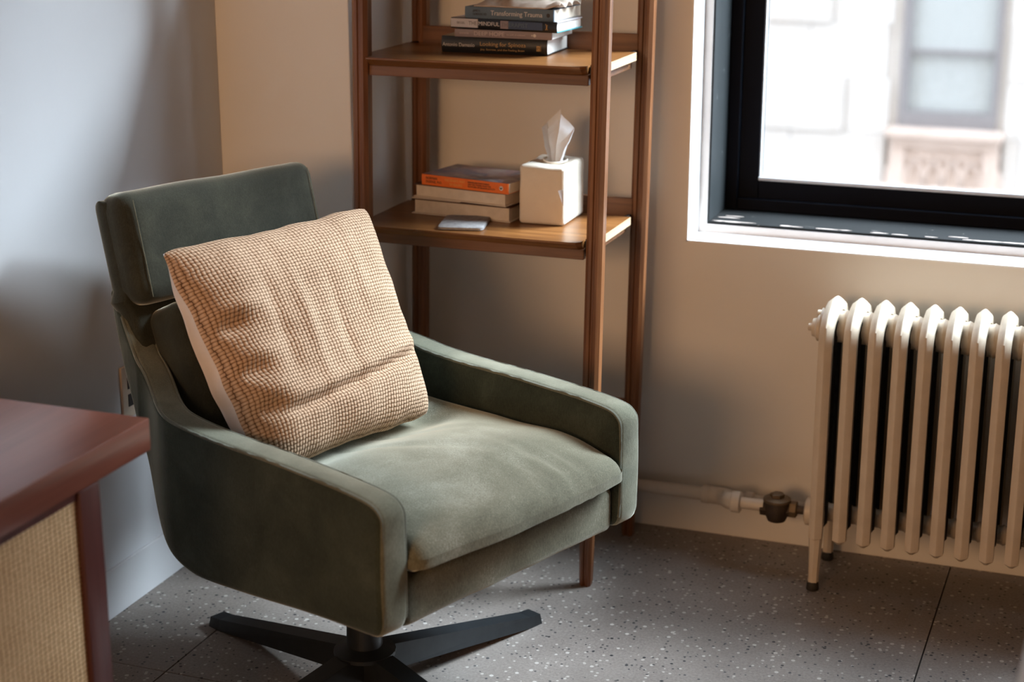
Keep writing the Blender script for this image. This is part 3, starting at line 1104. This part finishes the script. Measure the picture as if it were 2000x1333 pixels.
# ================================================================== bookshelf
shelf = thing('bookshelf', 'open walnut bookshelf tower standing in the wall niche behind armchair', 'bookshelf', (0, 0, 0))
Z1, Z2, Z3, Z4 = 1.192, 0.8115, 0.318, 1.572
for nm, xt, yc in (('FR', -1.101, 3.4745), ('FL', -1.658, 3.4745), ('BR', -1.097, 3.795), ('BL', -1.655, 3.795)):
    bm = bmesh.new()
    rings = []
    for z, hwid in ((0.0, 0.0125), (0.012, 0.014), (0.30, 0.0175), (0.42, 0.0185), (1.95, 0.0190)):
        x = xt - 0.016 * (1.32 - z)
        c = hwid * 0.42
        h = hwid
        prof = [(-h + c, -h), (-0.004, -h), (-0.002, -h + 0.0035), (0.002, -h + 0.0035), (0.004, -h), (h - c, -h), (h, -h + c), (h, h - c), (h - c, h), (-h + c, h), (-h, h - c), (-h, -h + c)]
        rings.append([bm.verts.new((x + a, yc + b, z)) for a, b in prof])
    n = len(rings[0])
    for A, B in zip(rings, rings[1:]):
        for i in range(n):
            bm.faces.new((A[i], A[(i + 1) % n], B[(i + 1) % n], B[i]))
    bm.faces.new(rings[0])
    bm.faces.new(list(reversed(rings[-1])))
    obj('post', bm, M['walnut_z'], shelf)


def board_poly(x0, x1):
    yf, yb = 3.452, 3.752
    pts = [(x0 + 0.022, yf + 0.012), (x0 + 0.030, yf + 0.003), (x0 + 0.045, yf)]
    pts += [(x1 - 0.052, yf), (x1 - 0.036, yf + 0.003), (x1 - 0.026, yf + 0.012), (x1 - 0.026, 3.497), (x1, 3.505), (x1, yb), (x0, yb), (x0, 3.505), (x0 + 0.022, 3.497)]
    return pts


for z in (Z1, Z2, Z3, Z4):
    dx = -0.016 * (1.2 - z)
    x0, x1 = -1.672 + dx, -1.108 + dx
    pl = board_poly(x0, x1)
    bm = bmesh.new()
    lev = []
    for inset, dz in ((0.018, -0.0185), (0.014, -0.0150), (0.0008, -0.0052), (0.0, -0.0042), (0.0, -0.0008), (0.0008, 0.0)):
        lev.append([bm.verts.new((x, y + (inset if y < 3.48 else 0), z + dz)) for x, y in pl])
    n = len(pl)
    for A, B in zip(lev, lev[1:]):
        for i in range(n):
            f = bm.faces.new((A[i], A[(i + 1) % n], B[(i + 1) % n], B[i]))
            mx = (pl[i][0] + pl[(i + 1) % n][0]) / 2
            my = abs(pl[i][1] - pl[(i + 1) % n][1])
            f.material_index = 1 if (my > 0.1) else 0
    bm.faces.new(lev[0])
    bm.faces.new(list(reversed(lev[-1])))
    obj('shelf_board', bm, [M['walnut_x'], M['endgrain_lit']], shelf)
    obj('apron', box(x0 + 0.020, x1 - 0.022, 3.472, 3.488, z - 0.042, z - 0.0187, bev=0.002), M['apron_x'], shelf)
    obj('back_rail', box(x0 + 0.020, x1 - 0.004, 3.778, 3.792, z - 0.020, z + 0.038, bev=0.002), M['apron_x'], shelf)
    for sx in (x0 + 0.006, x1 - 0.016):
        obj('bracket', box(sx, sx + 0.010, 3.7522, 3.780, z - 0.018, z + 0.001, bev=0.001), M['bracket'], shelf)
    for sx in (x0 + 0.008, x1 - 0.024):
        obj('bracket', box(sx, sx + 0.016, 3.489, 3.4965, z - 0.030, z - 0.002), M['bracket'], shelf)
    # side stretcher under each board
    for sx in (x0 + 0.016, x1 - 0.028):
        obj('side_stretcher', box(sx, sx + 0.012, 3.497, 3.772, z - 0.040, z - 0.0187, bev=0.002), M['apron_x'], shelf)

# ================================================================== books


def book(name, label, L, D, T, loc, rz, cover, pages, group, flip=False, paperback=False, lip=0.004, spine_mat=None, top_mat=None, round_spine=0.004, left=None):
    """spine along local -Y (flip: fore-edge towards -Y); origin at near-left bottom corner"""
    o = thing(name, label, 'book', loc, rz, group)
    ct = 0.0012 if paperback else 0.0026
    lip = 0.0 if paperback else lip
    sy0, sy1 = (0, D)
    # page block
    if not flip:
        py0, py1 = 0.004, D - lip
    else:
        py0, py1 = lip, D - 0.004
    bm = box(lip, L - lip, py0, py1, ct, T - ct)
    if flip:      # hollow fore-edge
        for v in bm.verts:
            pass
    obj('page_block', bm, pages, o)
    obj('cover_board', box(0, L, 0, D, 0, ct, bev=0.0005), cover, o)
    obj('cover_board', box(0, L, 0, D, T - ct, T, bev=0.0005), top_mat or cover, o)
    ys = 0 if not flip else D
    sgn = -1 if not flip else 1
    # curved spine
    bm = bmesh.new()
    k = 7
    rows = []
    for i in range(k):
        a = i / (k - 1)
        z = T * a
        dy = sgn * round_spine * math.sin(a * PI)
        rows.append((ys + dy, z))
    outer = [[bm.verts.new((x, y, z)) for x in (0, L)] for y, z in rows]
    inner = [[bm.verts.new((x, y - sgn * 0.0035, z)) for x in (0, L)] for y, z in rows]
    for i in range(k - 1):
        bm.faces.new((outer[i][0], outer[i][1], outer[i + 1][1], outer[i + 1][0]))
        bm.faces.new((inner[i][0], inner[i + 1][0], inner[i + 1][1], inner[i][1]))
        bm.faces.new((outer[i][0], outer[i + 1][0], inner[i + 1][0], inner[i][0]))
        bm.faces.new((outer[i][1], inner[i][1], inner[i + 1][1], outer[i + 1][1]))
    for i in (0, k - 1):
        bm.faces.new((outer[i][0], outer[i][1], inner[i][1], inner[i][0]))
    sp = obj('spine', bm, spine_mat or cover, o, 30)
    o['_rs'] = round_spine
    return o, sp


FACE = (PI / 2, 0, 0)


def spine_text(sp, body, x, z, size, mat, y=-0.0048, width=None, align='LEFT'):
    return text_mesh(body, size, mat, sp, (x, y, z), FACE, align, width=width)


GU = 'books stacked on the upper shelf'
zb = Z1 + 0.0004
b1, s1 = book('hardback_book', 'thick black hardback at the bottom of the upper shelf stack', 0.250, 0.163, 0.0365, (-1.521, 3.602, zb), R(1.5), M['black_cover'], M['paper_white'], GU, round_spine=0.004)
spine_text(s1, 'Antonio Damasio', 0.003, 0.018, 0.0115, M['ink_white'], width=0.077)
spine_text(s1, 'Looking for Spinoza', 0.092, 0.0215, 0.0125, M['ink_gold'], width=0.108)
spine_text(s1, 'Joy, Sorrow, and the Feeling Brain', 0.094, 0.0095, 0.0062, M['ink_gold'], width=0.104, y=-0.0042)
lg = obj('emblem', box(0.226, 0.234, -0.0046, -0.0036, 0.010, 0.0215, bev=0.0003), M['ink_gold'], s1)
obj('emblem', add_tube(bmesh.new(), [(0.230 + 0.0022 * math.cos(i), -0.0050, 0.0158 + 0.0028 * math.sin(i)) for i in (0, 1, 2, 3, 4, 5)], 0.0006, 5), M['black_cover'], s1)
obj('emblem', box(0.2355, 0.2362, -0.0046, -0.0036, 0.010, 0.0225), M['ink_gold'], s1)
zb += 0.0366
b2, s2 = book('paperback_book', 'thin mauve grey paperback second from bottom of upper stack', 0.230, 0.142, 0.0165, (-1.487, 3.596, zb), R(0.5), M['mauve_cover'], M['paper_white'], GU, paperback=True, round_spine=0.0012)
spine_text(s2, 'DEEP HOPE', 0.046, 0.0082, 0.0128, M['ink_pink'], width=0.072, y=-0.0016)
spine_text(s2, 'DIANE', 0.012, 0.0082, 0.005, M['ink_pink'], width=0.022, y=-0.0016)
spine_text(s2, 'the path of resilience', 0.124, 0.0082, 0.0045, M['ink_pink'], width=0.044, y=-0.0016)
bm = bmesh.new()
add_lathe(bm, [(0.001, -0.0016), (0.0036, -0.0012)], 12, (0.190, 0, 0.0082), 'Y')
add_lathe(bm, [(0.001, -0.0016), (0.0026, -0.0012)], 3, (0.184, 0, 0.0082), 'Y', PI)
obj('emblem', bm, M['ink_white'], s2)
zb += 0.0166
b3, s3 = book('paperback_book', 'white, black and blue spined book third from bottom of upper stack', 0.262, 0.138, 0.0238, (-1.503, 3.614, zb), R(-5.5), M['teal_edge'], M['paper_white'], GU, round_spine=0.003, spine_mat=M['black_cover'], lip=0.003, top_mat=M['white_cover'])
obj('spine_panel', box(0.001, 0.069, -0.0040, -0.0006, 0.003, 0.0225, bev=0.0008), M['white_cover'], s3)
obj('spine_panel', box(0.125, 0.145, -0.0040, -0.0006, 0.004, 0.0215, bev=0.0008), M['mauve_cover'], s3)
obj('spine_panel', box(0.145, 0.229, -0.0040, -0.0006, 0.004, 0.0215, bev=0.0008), M['navy'], s3)
spine_text(s3, 'SIEGEL', 0.016, 0.0128, 0.0072, M['ink_grey'], width=0.021, y=-0.0043)
spine_text(s3, 'THE', 0.046, 0.0128, 0.0125, M['ink_grey'], width=0.021, y=-0.0043)
spine_text(s3, 'MINDFUL', 0.070, 0.0128, 0.0125, M['ink_white'], width=0.052, y=-0.0034)
spine_text(s3, 'TH', 0.128, 0.0128, 0.0125, M['ink_grey'], width=0.015, y=-0.0043)
spine_text(s3, 'ERAPIST', 0.146, 0.0128, 0.0125, M['slate'], width=0.046, y=-0.0043)
bm = bmesh.new()
add_tube(bm, [(0.236, -0.0034, 0.006), (0.240, -0.0038, 0.012), (0.236, -0.0034, 0.019)], 0.0009, 5)
add_tube(bm, [(0.241, -0.0034, 0.006), (0.238, -0.0038, 0.012), (0.241, -0.0034, 0.017)], 0.0009, 5)
obj('emblem', bm, M['ink_gold'], s3)
zb += 0.0239
b4, s4 = book('paperback_book', 'slate blue paperback topmost in the upper shelf stack', 0.217, 0.150, 0.0255, (-1.468, 3.612, zb), R(-4.5), M['slate'], M['paper'], GU, paperback=True, round_spine=0.0015)
spine_text(s4, 'Transforming Trauma', 0.064, 0.0128, 0.0150, M['ink_white'], width=0.126, y=-0.0018)
spine_text(s4, 'JAMES S.\nGORDON, MD', 0.020, 0.0128, 0.0072, M['ink_dark'], width=0.034, y=-0.0018)
bm = bmesh.new()
add_lathe(bm, [(0.001, -0.0020), (0.0046, -0.0014)], 14, (0.204, 0, 0.0128), 'Y')
obj('emblem', bm, M['ink_dark'], s4)
zb += 0.0256
# crumpled packet lying on top of the stack
bm = bmesh.new()
nx, ny = 40, 28
top, bot = [], []
for j in range(ny + 1):
    ra, rb = [], []
    for i in range(nx + 1):
        a, b = i / nx, j / ny
        ed = max(0, 1 - (2 * a - 1) ** 6) * max(0, 1 - (2 * b - 1) ** 4)
        cr = noise.noise(Vector((a * 5, b * 4, 0.4)))
        cr2 = abs(noise.noise(Vector((a * 9, b * 7, 4.4))))
        x = -0.105 + 0.21 * a + 0.006 * noise.noise(Vector((b * 6, 1, 2)))
        y = -0.070 + 0.14 * b + 0.006 * noise.noise(Vector((a * 6, 5, 2)))
        flare = 0.014 * smooth01((a - 0.82) / 0.18) * (1 + 0.6 * math.sin(b * 22))
        ra.append(bm.verts.new((x, y, 0.003 + ed * (0.020 + 0.012 * cr - 0.012 * cr2) + flare * 0.6)))
        rb.append(bm.verts.new((x, y, 0.0005 + flare * 0.6)))
    top.append(ra)
    bot.append(rb)
for j in range(ny):
    for i in range(nx):
        bm.faces.new((top[j][i], top[j][i + 1], top[j + 1][i + 1], top[j + 1][i]))
        bm.faces.new((bot[j][i], bot[j + 1][i], bot[j + 1][i + 1], bot[j][i + 1]))
for j in range(ny):
    bm.faces.new((top[j][0], top[j + 1][0], bot[j + 1][0], bot[j][0]))
    bm.faces.new((top[j][nx], bot[j][nx], bot[j + 1][nx], top[j + 1][nx]))
for i in range(nx):
    bm.faces.new((top[0][i], bot[0][i], bot[0][i + 1], top[0][i + 1]))
    bm.faces.new((top[ny][i], top[ny][i + 1], bot[ny][i + 1], bot[ny][i]))
pk = obj('paper_packet', bm, M['packet'], None, 35, (-1.336, 3.672, zb), (0, 0, R(-5)))
tag(pk, 'crumpled tan tissue paper packet on top of the upper book stack', 'packet')

# lower stack
GL = 'books stacked on the lower shelf'
zl = Z2 + 0.0004
bA, sA = book('hardback_book', 'cream page-edged book at the bottom of the lower shelf stack', 0.256, 0.150, 0.0360, (-1.607, 3.612, zl), R(-5.0), M['brown_cover'], M['paper'], GL, flip=True, lip=0.006)
for ch in bA.children:
    if ch.name.startswith('cover_board') and ch.data.vertices[0].co.z < 0.01:
        ch.data.materials[0] = M['cream_cover']
obj('jacket_flap', box(0.0, 0.128, -0.001, 0.012, 0.0364, 0.0385, bev=0.0006), M['cream_cover'], bA)
zl += 0.0386
bB, sB = book('hardback_book', 'brown topped book with its page edges out, middle of lower stack', 0.250, 0.150, 0.0310, (-1.605, 3.620, zl), R(-9.5), M['brown_cover'], M['paper'], GL, flip=True, lip=0.005)
for ch in bB.children:
    if ch.name.startswith('cover_board') and ch.data.vertices[0].co.z < 0.01:
        ch.data.materials[0] = M['cream_cover']
zl += 0.0311
bO, sO = book('paperback_book', 'bright orange spined paperback on top of the lower stack', 0.236, 0.150, 0.0245, (-1.582, 3.617, zl), R(-11.0), M['orange'], M['paper'], GL, paperback=True, round_spine=0.001, top_mat=M['cover_art'])
spine_text(sO, 'NORMAN\nDOIDGE, M.D.', 0.012, 0.0125, 0.0082, M['ink_dark'], width=0.044, y=-0.0014)
spine_text(sO, "THE BRAIN'S WAY", 0.064, 0.0165, 0.0085, M['ink_yellow'], width=0.056, y=-0.0014)
spine_text(sO, 'OF HEALING', 0.078, 0.0075, 0.0085, M['ink_yellow'], width=0.034, y=-0.0014)
spine_text(sO, 'REMARKABLE DISCOVERIES\nAND RECOVERIES FROM THE\nFRONTIERS OF NEUROPLASTICITY', 0.128, 0.0125, 0.0050, M['ink_dark'], width=0.074, y=-0.0014)
bm = bmesh.new()
add_lathe(bm, [(0.001, -0.0016), (0.0052, -0.0010)], 16, (0.218, 0, 0.0125), 'Y')
obj('emblem', bm, M['ink_white'], sO)
bm = bmesh.new()
add_lathe(bm, [(0.0003, -0.0022), (0.0019, -0.0016)], 10, (0.218, 0, 0.0118), 'Y')
add_tube(bm, [(0.2145, -0.0019, 0.0138), (0.218, -0.0021, 0.0118), (0.2215, -0.0019, 0.0138)], 0.0007, 5)
obj('emblem', bm, M['ink_dark'], sO)

# grey felt piece in front of the lower stack
bm = bmesh.new()
poly = []
for cx, cy, a0 in ((0.040, 0.052, 0), (-0.040, 0.052, 90), (-0.040, -0.052, 180), (0.040, -0.052, 270)):
    for i in range(6):
        a = R(a0 + i * 18)
        poly.append((cx + 0.012 * math.cos(a), cy + 0.012 * math.sin(a)))
lv = []
for ins, z in ((0.002, 0.0), (0.0, 0.0015), (0.0, 0.0065), (0.002, 0.0085)):
    lv.append([bm.verts.new((x * (1 - ins / 0.05), y * (1 - ins / 0.05), z)) for x, y in poly])
for A, B in zip(lv, lv[1:]):
    for i in range(len(poly)):
        bm.faces.new((A[i], A[(i + 1) % len(poly)], B[(i + 1) % len(poly)], B[i]))
bm.faces.new(lv[0])
bm.faces.new(list(reversed(lv[-1])))
cs = obj('felt_coaster', bm, M['felt'], None, 40, (-1.444, 3.539, Z2 + 0.0004), (0, 0, R(13)))
tag(cs, 'flat grey felt rounded rectangle at the front edge of lower shelf', 'coaster')

# ================================================================== tissue box
tb = thing('tissue_box', 'cream linen covered tissue box beside the lower book stack', 'tissue box', (-1.2805, 3.673, Z2 + 0.0004), R(1.0))
hx, hy, hz = 0.0545, 0.0765, 0.0675
bm = rounded_box(hx, hy, hz, 0.009, (14, 14, 14))
uvl = bm.loops.layers.uv.new('UVMap')
for v in bm.verts:
    c = v.co
    c.x += 0.0016 * noise.noise(Vector((c.y * 20, c.z * 26, 1))) * (1 if c.x > 0 else -1)
    c.y += 0.0016 * noise.noise(Vector((c.x * 20, c.z * 26, 6))) * (1 if c.y > 0 else -1)
    k = max(0, c.z / hz)
    c.z += 0.003 * k * noise.noise(Vector((c.x * 22, c.y * 22, 9))) - 0.006 * k * max(0, 1 - (c.x ** 2 + c.y ** 2) / 0.05 ** 2)
    c.x *= 1 - 0.03 * k
    c.z += hz
for f in bm.faces:
    n = f.normal if f.normal.length else Vector((0, 0, 1))
    f.normal_update()
    n = f.normal
    for lp in f.loops:
        c = lp.vert.co
        if abs(n.x) > 0.6:
            lp[uvl].uv = (c.y * 7, c.z * 7)
        elif abs(n.y) > 0.6:
            lp[uvl].uv = (c.x * 7, c.z * 7)
        else:
            lp[uvl].uv = (c.x * 7, c.y * 7)
cv = obj('linen_cover', bm, M['linen'], tb, 50)
# seam and a white flap for the lit patch at the near right corner
bm = bmesh.new()
add_tube(bm, [(hx - 0.002, -hy + 0.0005, 0.008 + 0.12 * i / 8) for i in range(9)], 0.0009, 5)
obj('corner_seam', bm, M['linen'], cv, 60)
bm = bmesh.new()
q = [bm.verts.new(p) for p in ((hx - 0.001, -hy + 0.003, 0.086), (hx - 0.013, -hy - 0.007, 0.083), (hx - 0.006, -hy - 0.003, 0.060), (hx - 0.001, -hy + 0.001, 0.040))]
bm.faces.new(q)
bmesh.ops.solidify(bm, geom=bm.faces[:], thickness=0.0008)
obj('lit_flap', bm, M['tissue'], cv)
# slot rim
bm = bmesh.new()
add_tube(bm, [(0.004 + 0.026 * math.cos(i * 2 * PI / 20), 0.012 + 0.036 * math.sin(i * 2 * PI / 20), 2 * hz - 0.001 + 0.004 * max(0, -math.cos(i * 2 * PI / 20))) for i in range(20)], 0.0024, 6, closed=True)
obj('slot_rim', bm, M['linen'], tb, 60)
# the tissue that stands up out of it: a folded sheet gathered at the slot
tsh = [(0.0, -0.028, 0.052, 0.018), (0.10, -0.026, 0.074, -0.008), (0.22, -0.021, 0.084, 0.016), (0.34, -0.012, 0.090, -0.010), (0.48, 0.012, 0.116, 0.012), (0.58, 0.022, 0.108, -0.012),
       (0.70, 0.034, 0.092, -0.004), (0.80, 0.046, 0.073, 0.010), (0.88, 0.042, 0.058, -0.008), (1.0, 0.030, 0.046, 0.012)]
bm = bmesh.new()
cols = []
for t_, tx, tz, ty in tsh:
    colv = []
    for j in range(9):
        k = j / 8
        ox = -0.012 + 0.030 * t_
        w_ = smooth01(k) * 0.5 + k * 0.5
        x = ox * (1 - w_) + tx * w_ + 0.002 * noise.noise(Vector((t_ * 9, k * 5, 1)))
        y = 0.010 + ty * (0.35 + 0.9 * math.sin(k * PI * 0.75)) + 0.004 * noise.noise(Vector((t_ * 8, k * 6, 7)))
        colv.append(bm.verts.new((x, y, 2 * hz - 0.012 + (tz + 0.012) * k)))
    cols.append(colv)
for A, B in zip(cols, cols[1:]):
    for j in range(8):
        bm.faces.new((A[j], B[j], B[j + 1], A[j + 1]))
bmesh.ops.subdivide_edges(bm, edges=bm.edges[:], cuts=1, use_grid_fill=True, smooth=0.3)
for v in bm.verts:
    c = v.co
    k = smooth01((c.z - 2 * hz) / 0.03)
    nv = noise.noise_vector(c * 38)
    c.y += 0.0045 * k * nv.x + 0.002 * k * noise.noise(c * 110)
    c.x += 0.0025 * k * nv.y
ti = obj('tissue', bm, M['tissue'], tb, 28)

# ================================================================== radiator
NSEC, PITCH, RX0 = 14, 0.0539, -0.627
rad = thing('radiator', 'cream painted cast iron column radiator under the window', 'radiator', (RX0, 3.73, 0))
YFc, YBc = -0.092, 0.092     # column centres relative to y 3.73


def section_mesh():
    bm = bmesh.new()
    path = [(YFc, 0.118), (YFc, 0.128), (YFc, 0.30), (YFc, 0.50), (YFc, 0.592), (YFc + 0.006, 0.614), (YFc + 0.024, 0.631), (-0.03, 0.645), (0.0, 0.649), (0.03, 0.645),
            (YBc - 0.024, 0.631), (YBc - 0.006, 0.614), (YBc, 0.592), (YBc, 0.50), (YBc, 0.30), (YBc, 0.128), (YBc, 0.118)]
    rings = []
    for i, (y, z) in enumerate(path):
        p0 = Vector(path[max(i - 1, 0)])
        p1 = Vector(path[min(i + 1, len(path) - 1)])
        t_ = (p1 - p0).normalized()
        nout = Vector((-t_.y, t_.x))        # points away from the inside of the arch
        sc = 0.30 if i in (0, len(path) - 1) else 1.0
        hwid = 0.0150 * sc
        cs_ = [(0, 0.020), (-0.0035, 0.019), (-1, 0.009), (-1, -0.009), (-0.5, -0.016), (0.5, -0.016), (1, -0.009), (1, 0.009), (0.0035, 0.019)]
        ring = []
        for a, b in cs_:
            ax = a * hwid if abs(a) >= 0.4 else a
            b *= sc
            ring.append(bm.verts.new((ax, y + nout.x * b, z + nout.y * b)))
        rings.append(ring)
    n = len(rings[0])
    for A, B in zip(rings, rings[1:]):
        for i in range(n):
            bm.faces.new((A[i], A[(i + 1) % n], B[(i + 1) % n], B[i]))
    bm.faces.new(rings[0])
    bm.faces.new(list(reversed(rings[-1])))
    # inner columns, coloured black for the shade in the gaps
    n0 = len(bm.faces)
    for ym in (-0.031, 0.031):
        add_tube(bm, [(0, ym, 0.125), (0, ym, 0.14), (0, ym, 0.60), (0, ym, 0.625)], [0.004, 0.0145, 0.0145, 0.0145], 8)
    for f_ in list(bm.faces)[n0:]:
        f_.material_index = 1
    # hubs joining to the neighbours, top and bottom, and the webs that carry them
    add_lathe(bm, [(0.039, -PITCH / 2), (0.036, -PITCH / 2 + 0.006), (0.036, PITCH / 2 - 0.006), (0.039, PITCH / 2)], 18, (0, 0, 0.603), 'X')
    add_lathe(bm, [(0.024, -PITCH / 2), (0.021, -PITCH / 2 + 0.006), (0.021, PITCH / 2 - 0.006), (0.024, PITCH / 2)], 16, (0, 0, 0.155), 'X')
    add_box(bm, -0.009, 0.009, YFc, YBc, 0.570, 0.622)
    add_box(bm, -0.009, 0.009, YFc, YBc, 0.140, 0.172)
    return bm


s0 = obj('radiator_section', section_mesh(), [M['radiator'], M['foot_gap_shade']], rad, 28)
for k in range(1, NSEC):
    c = s0.copy()
    COL.objects.link(c)
    c.parent = rad
    c.location = (k * PITCH, 0, 0)
for k in (0, NSEC - 1):
    for y in (YFc, YBc):
        bm = bmesh.new()
        add_tube(bm, [(k * PITCH, y, 0.135), (k * PITCH, y, 0.09), (k * PITCH, y - 0.003, 0.03), (k * PITCH, y - 0.006, 0.018)], [0.0165, 0.014, 0.012, 0.013], 8)
        lg = obj('leg', bm, M['radiator'], rad, 30)
        bm = bmesh.new()
        add_lathe(bm, [(0.013, 0.0), (0.015, 0.003), (0.014, 0.014), (0.0125, 0.021)], 12, (k * PITCH, y - 0.006, 0))
        ft = obj('foot', bm, M['foot_gap_shade'], lg, 40)
        ft['label'] = 'worn black foot'
bm = bmesh.new()
add_lathe(bm, [(0.030, 0.0), (0.030, -0.008), (0.022, -0.012), (0.020, -0.020), (0.009, -0.022), (0.008, -0.030)], 14, (-PITCH / 2, 0, 0.595), 'X')
obj('end_plug', bm, M['radiator'], rad, 40)
bm = bmesh.new()
add_tube(bm, [(-0.012, 0.055, 0.612), (-0.034, 0.052, 0.614)], 0.006, 8)
add_lathe(bm, [(0.004, -0.034), (0.009, -0.036), (0.009, -0.046), (0.005, -0.048)], 10, (0, 0.052, 0.614), 'X')
obj('air_vent', bm, M['radiator'], rad, 40)
bm = bmesh.new()
add_lathe(bm, [(0.034, 0.0), (0.034, -0.012), (0.026, -0.016)], 20, (-PITCH / 2, 0, 0.152), 'X')
obj('end_flange', bm, M['radiator'], rad, 40)

# steam pipe and valve
PYv, PZv = 3.73, 0.150
pp = thing('steam_pipe', 'cream painted steam pipe running along the wall to the radiator', 'pipe', (0, 0, 0))
pth = [(-1.50, 3.842, 0.114), (-1.2, 3.842, 0.114), (-0.925, 3.842, 0.115)]
obj('wall_pipe', add_tube(bmesh.new(), pth, 0.0165, 14), M['pipe'], pp, 50)
el = catmull([(-0.928, 3.842, 0.115), (-0.895, 3.838, 0.116), (-0.872, 3.81, 0.124), (-0.862, 3.77, 0.137), (-0.850, 3.738, 0.148), (-0.825, 3.73, PZv)], 4)
obj('elbow', add_tube(bmesh.new(), el, 0.0215, 14), M['pipe'], pp, 50)
bm = bmesh.new()
add_lathe(bm, [(0.022, -0.845), (0.0255, -0.843), (0.0255, -0.824), (0.021, -0.822)], 16, (0, PYv, PZv), 'X')
add_lathe(bm, [(0.019, -0.945), (0.0225, -0.943), (0.0225, -0.925), (0.019, -0.923)], 16, (0, 3.842, 0.115), 'X')
obj('collar', bm, M['pipe'], pp, 40)
obj('nipple_pipe', add_tube(bmesh.new(), [(-0.83, PYv, PZv), (-0.768, PYv, PZv)], 0.0140, 14), M['pipe'], pp, 50)
bm = bmesh.new()
add_tube(bm, [(-0.90, 3.845, 0.116), (-0.76, 3.845, 0.116)], 0.012, 12)
add_lathe(bm, [(0.013, -0.838), (0.017, -0.836), (0.017, -0.818), (0.013, -0.816)], 12, (0, 3.845, 0.116), 'X')
obj('branch_pipe', bm, M['pipe'], pp, 40)
va = thing('radiator_valve', 'tarnished bronze radiator valve with a hexagonal cap', 'valve', (-0.737, PYv, PZv))
bm = bmesh.new()
add_lathe(bm, [(0.012, -0.036), (0.021, -0.032), (0.027, -0.018), (0.029, 0.0), (0.029, 0.016)], 22)
add_lathe(bm, [(0.017, -0.038), (0.0175, -0.024), (0.014, -0.02), (0.014, 0.03)], 6, (0, 0, -0.006), 'X')
obj('valve_body', bm, M['brass_dark'], va, 40)
bm = bmesh.new()
add_lathe(bm, [(0.030, 0.014), (0.0325, 0.017), (0.0325, 0.022), (0.026, 0.026)], 24)
obj('bonnet', bm, M['brass'], va, 35)
bm = bmesh.new()
add_lathe(bm, [(0.017, 0.024), (0.017, 0.034), (0.012, 0.036)], 6)
obj('hexagonal_cap', bm, M['brass'], va)
bm = bmesh.new()
add_lathe(bm, [(0.017, 0.030), (0.0195, 0.032), (0.0195, 0.046), (0.017, 0.048)], 6, (0, 0, 0), 'X')
obj('union_nut', bm, M['brass'], va)
obj('tailpiece', add_tube(bmesh.new(), [(0.028, 0, 0), (0.0665, 0, 0.001)], 0.010, 12), M['brass_dark'], va, 50)

# ================================================================== desk
desk = thing('desk', 'reddish mahogany desk with a woven cane side panel in the left foreground', 'desk', (-1.95, 1.7, 0))
DX, DY = 1.95 - 1.480, 2.266 - 1.7     # right edge / far edge relative to the thing
bm = box(-0.08, DX, -0.9, DY, 0.694, 0.75, bev=0.003, seg=2)
obj('desk_top', bm, M['mahogany'], desk, 40)
lx1 = DX - 0.001
for y0 in (DY - 0.202, -0.75):
    obj('leg', box(lx1 - 0.05, lx1, y0, y0 + 0.054, 0, 0.6935, bev=0.003), M['mahogany_z'], desk, 40)
    obj('leg', box(-0.06, -0.01, y0, y0 + 0.054, 0, 0.6935, bev=0.003), M['mahogany_z'], desk, 40)
cy0, cy1, cz0, cz1 = -0.696, DY - 0.203, 0.08, 0.680
obj('panel_rail', box(lx1 - 0.032, lx1 - 0.006, cy0, cy1, cz1, 0.6935), M['mahogany_z'], desk)
obj('panel_rail', box(lx1 - 0.032, lx1 - 0.006, cy0, cy1, cz0 - 0.03, cz0), M['mahogany_z'], desk)
bm = bmesh.new()
uvl = bm.loops.layers.uv.new('UVMap')
add_box(bm, lx1 - 0.016, lx1 - 0.008, cy0, cy1, cz0, cz1)
for f in bm.faces:
    for lp in f.loops:
        c = lp.vert.co
        lp[uvl].uv = (c.y * 1.9, c.z * 1.9)
obj('cane_panel', bm, M['cane'], desk)

# pale cabinet edge at the far right
cb = thing('side_cabinet', 'pale grey cabinet whose corner shows at the bottom right edge', 'cabinet', (0.13, 1.87, 0))
obj('cabinet_body', box(-0.212, 0.25, -0.10, 0.14, 0.05, 0.73, bev=0.004), M['cabinet'], cb, 40)
obj('plinth', box(-0.19, 0.23, -0.085, 0.12, 0, 0.05), M['cabinet'], cb)
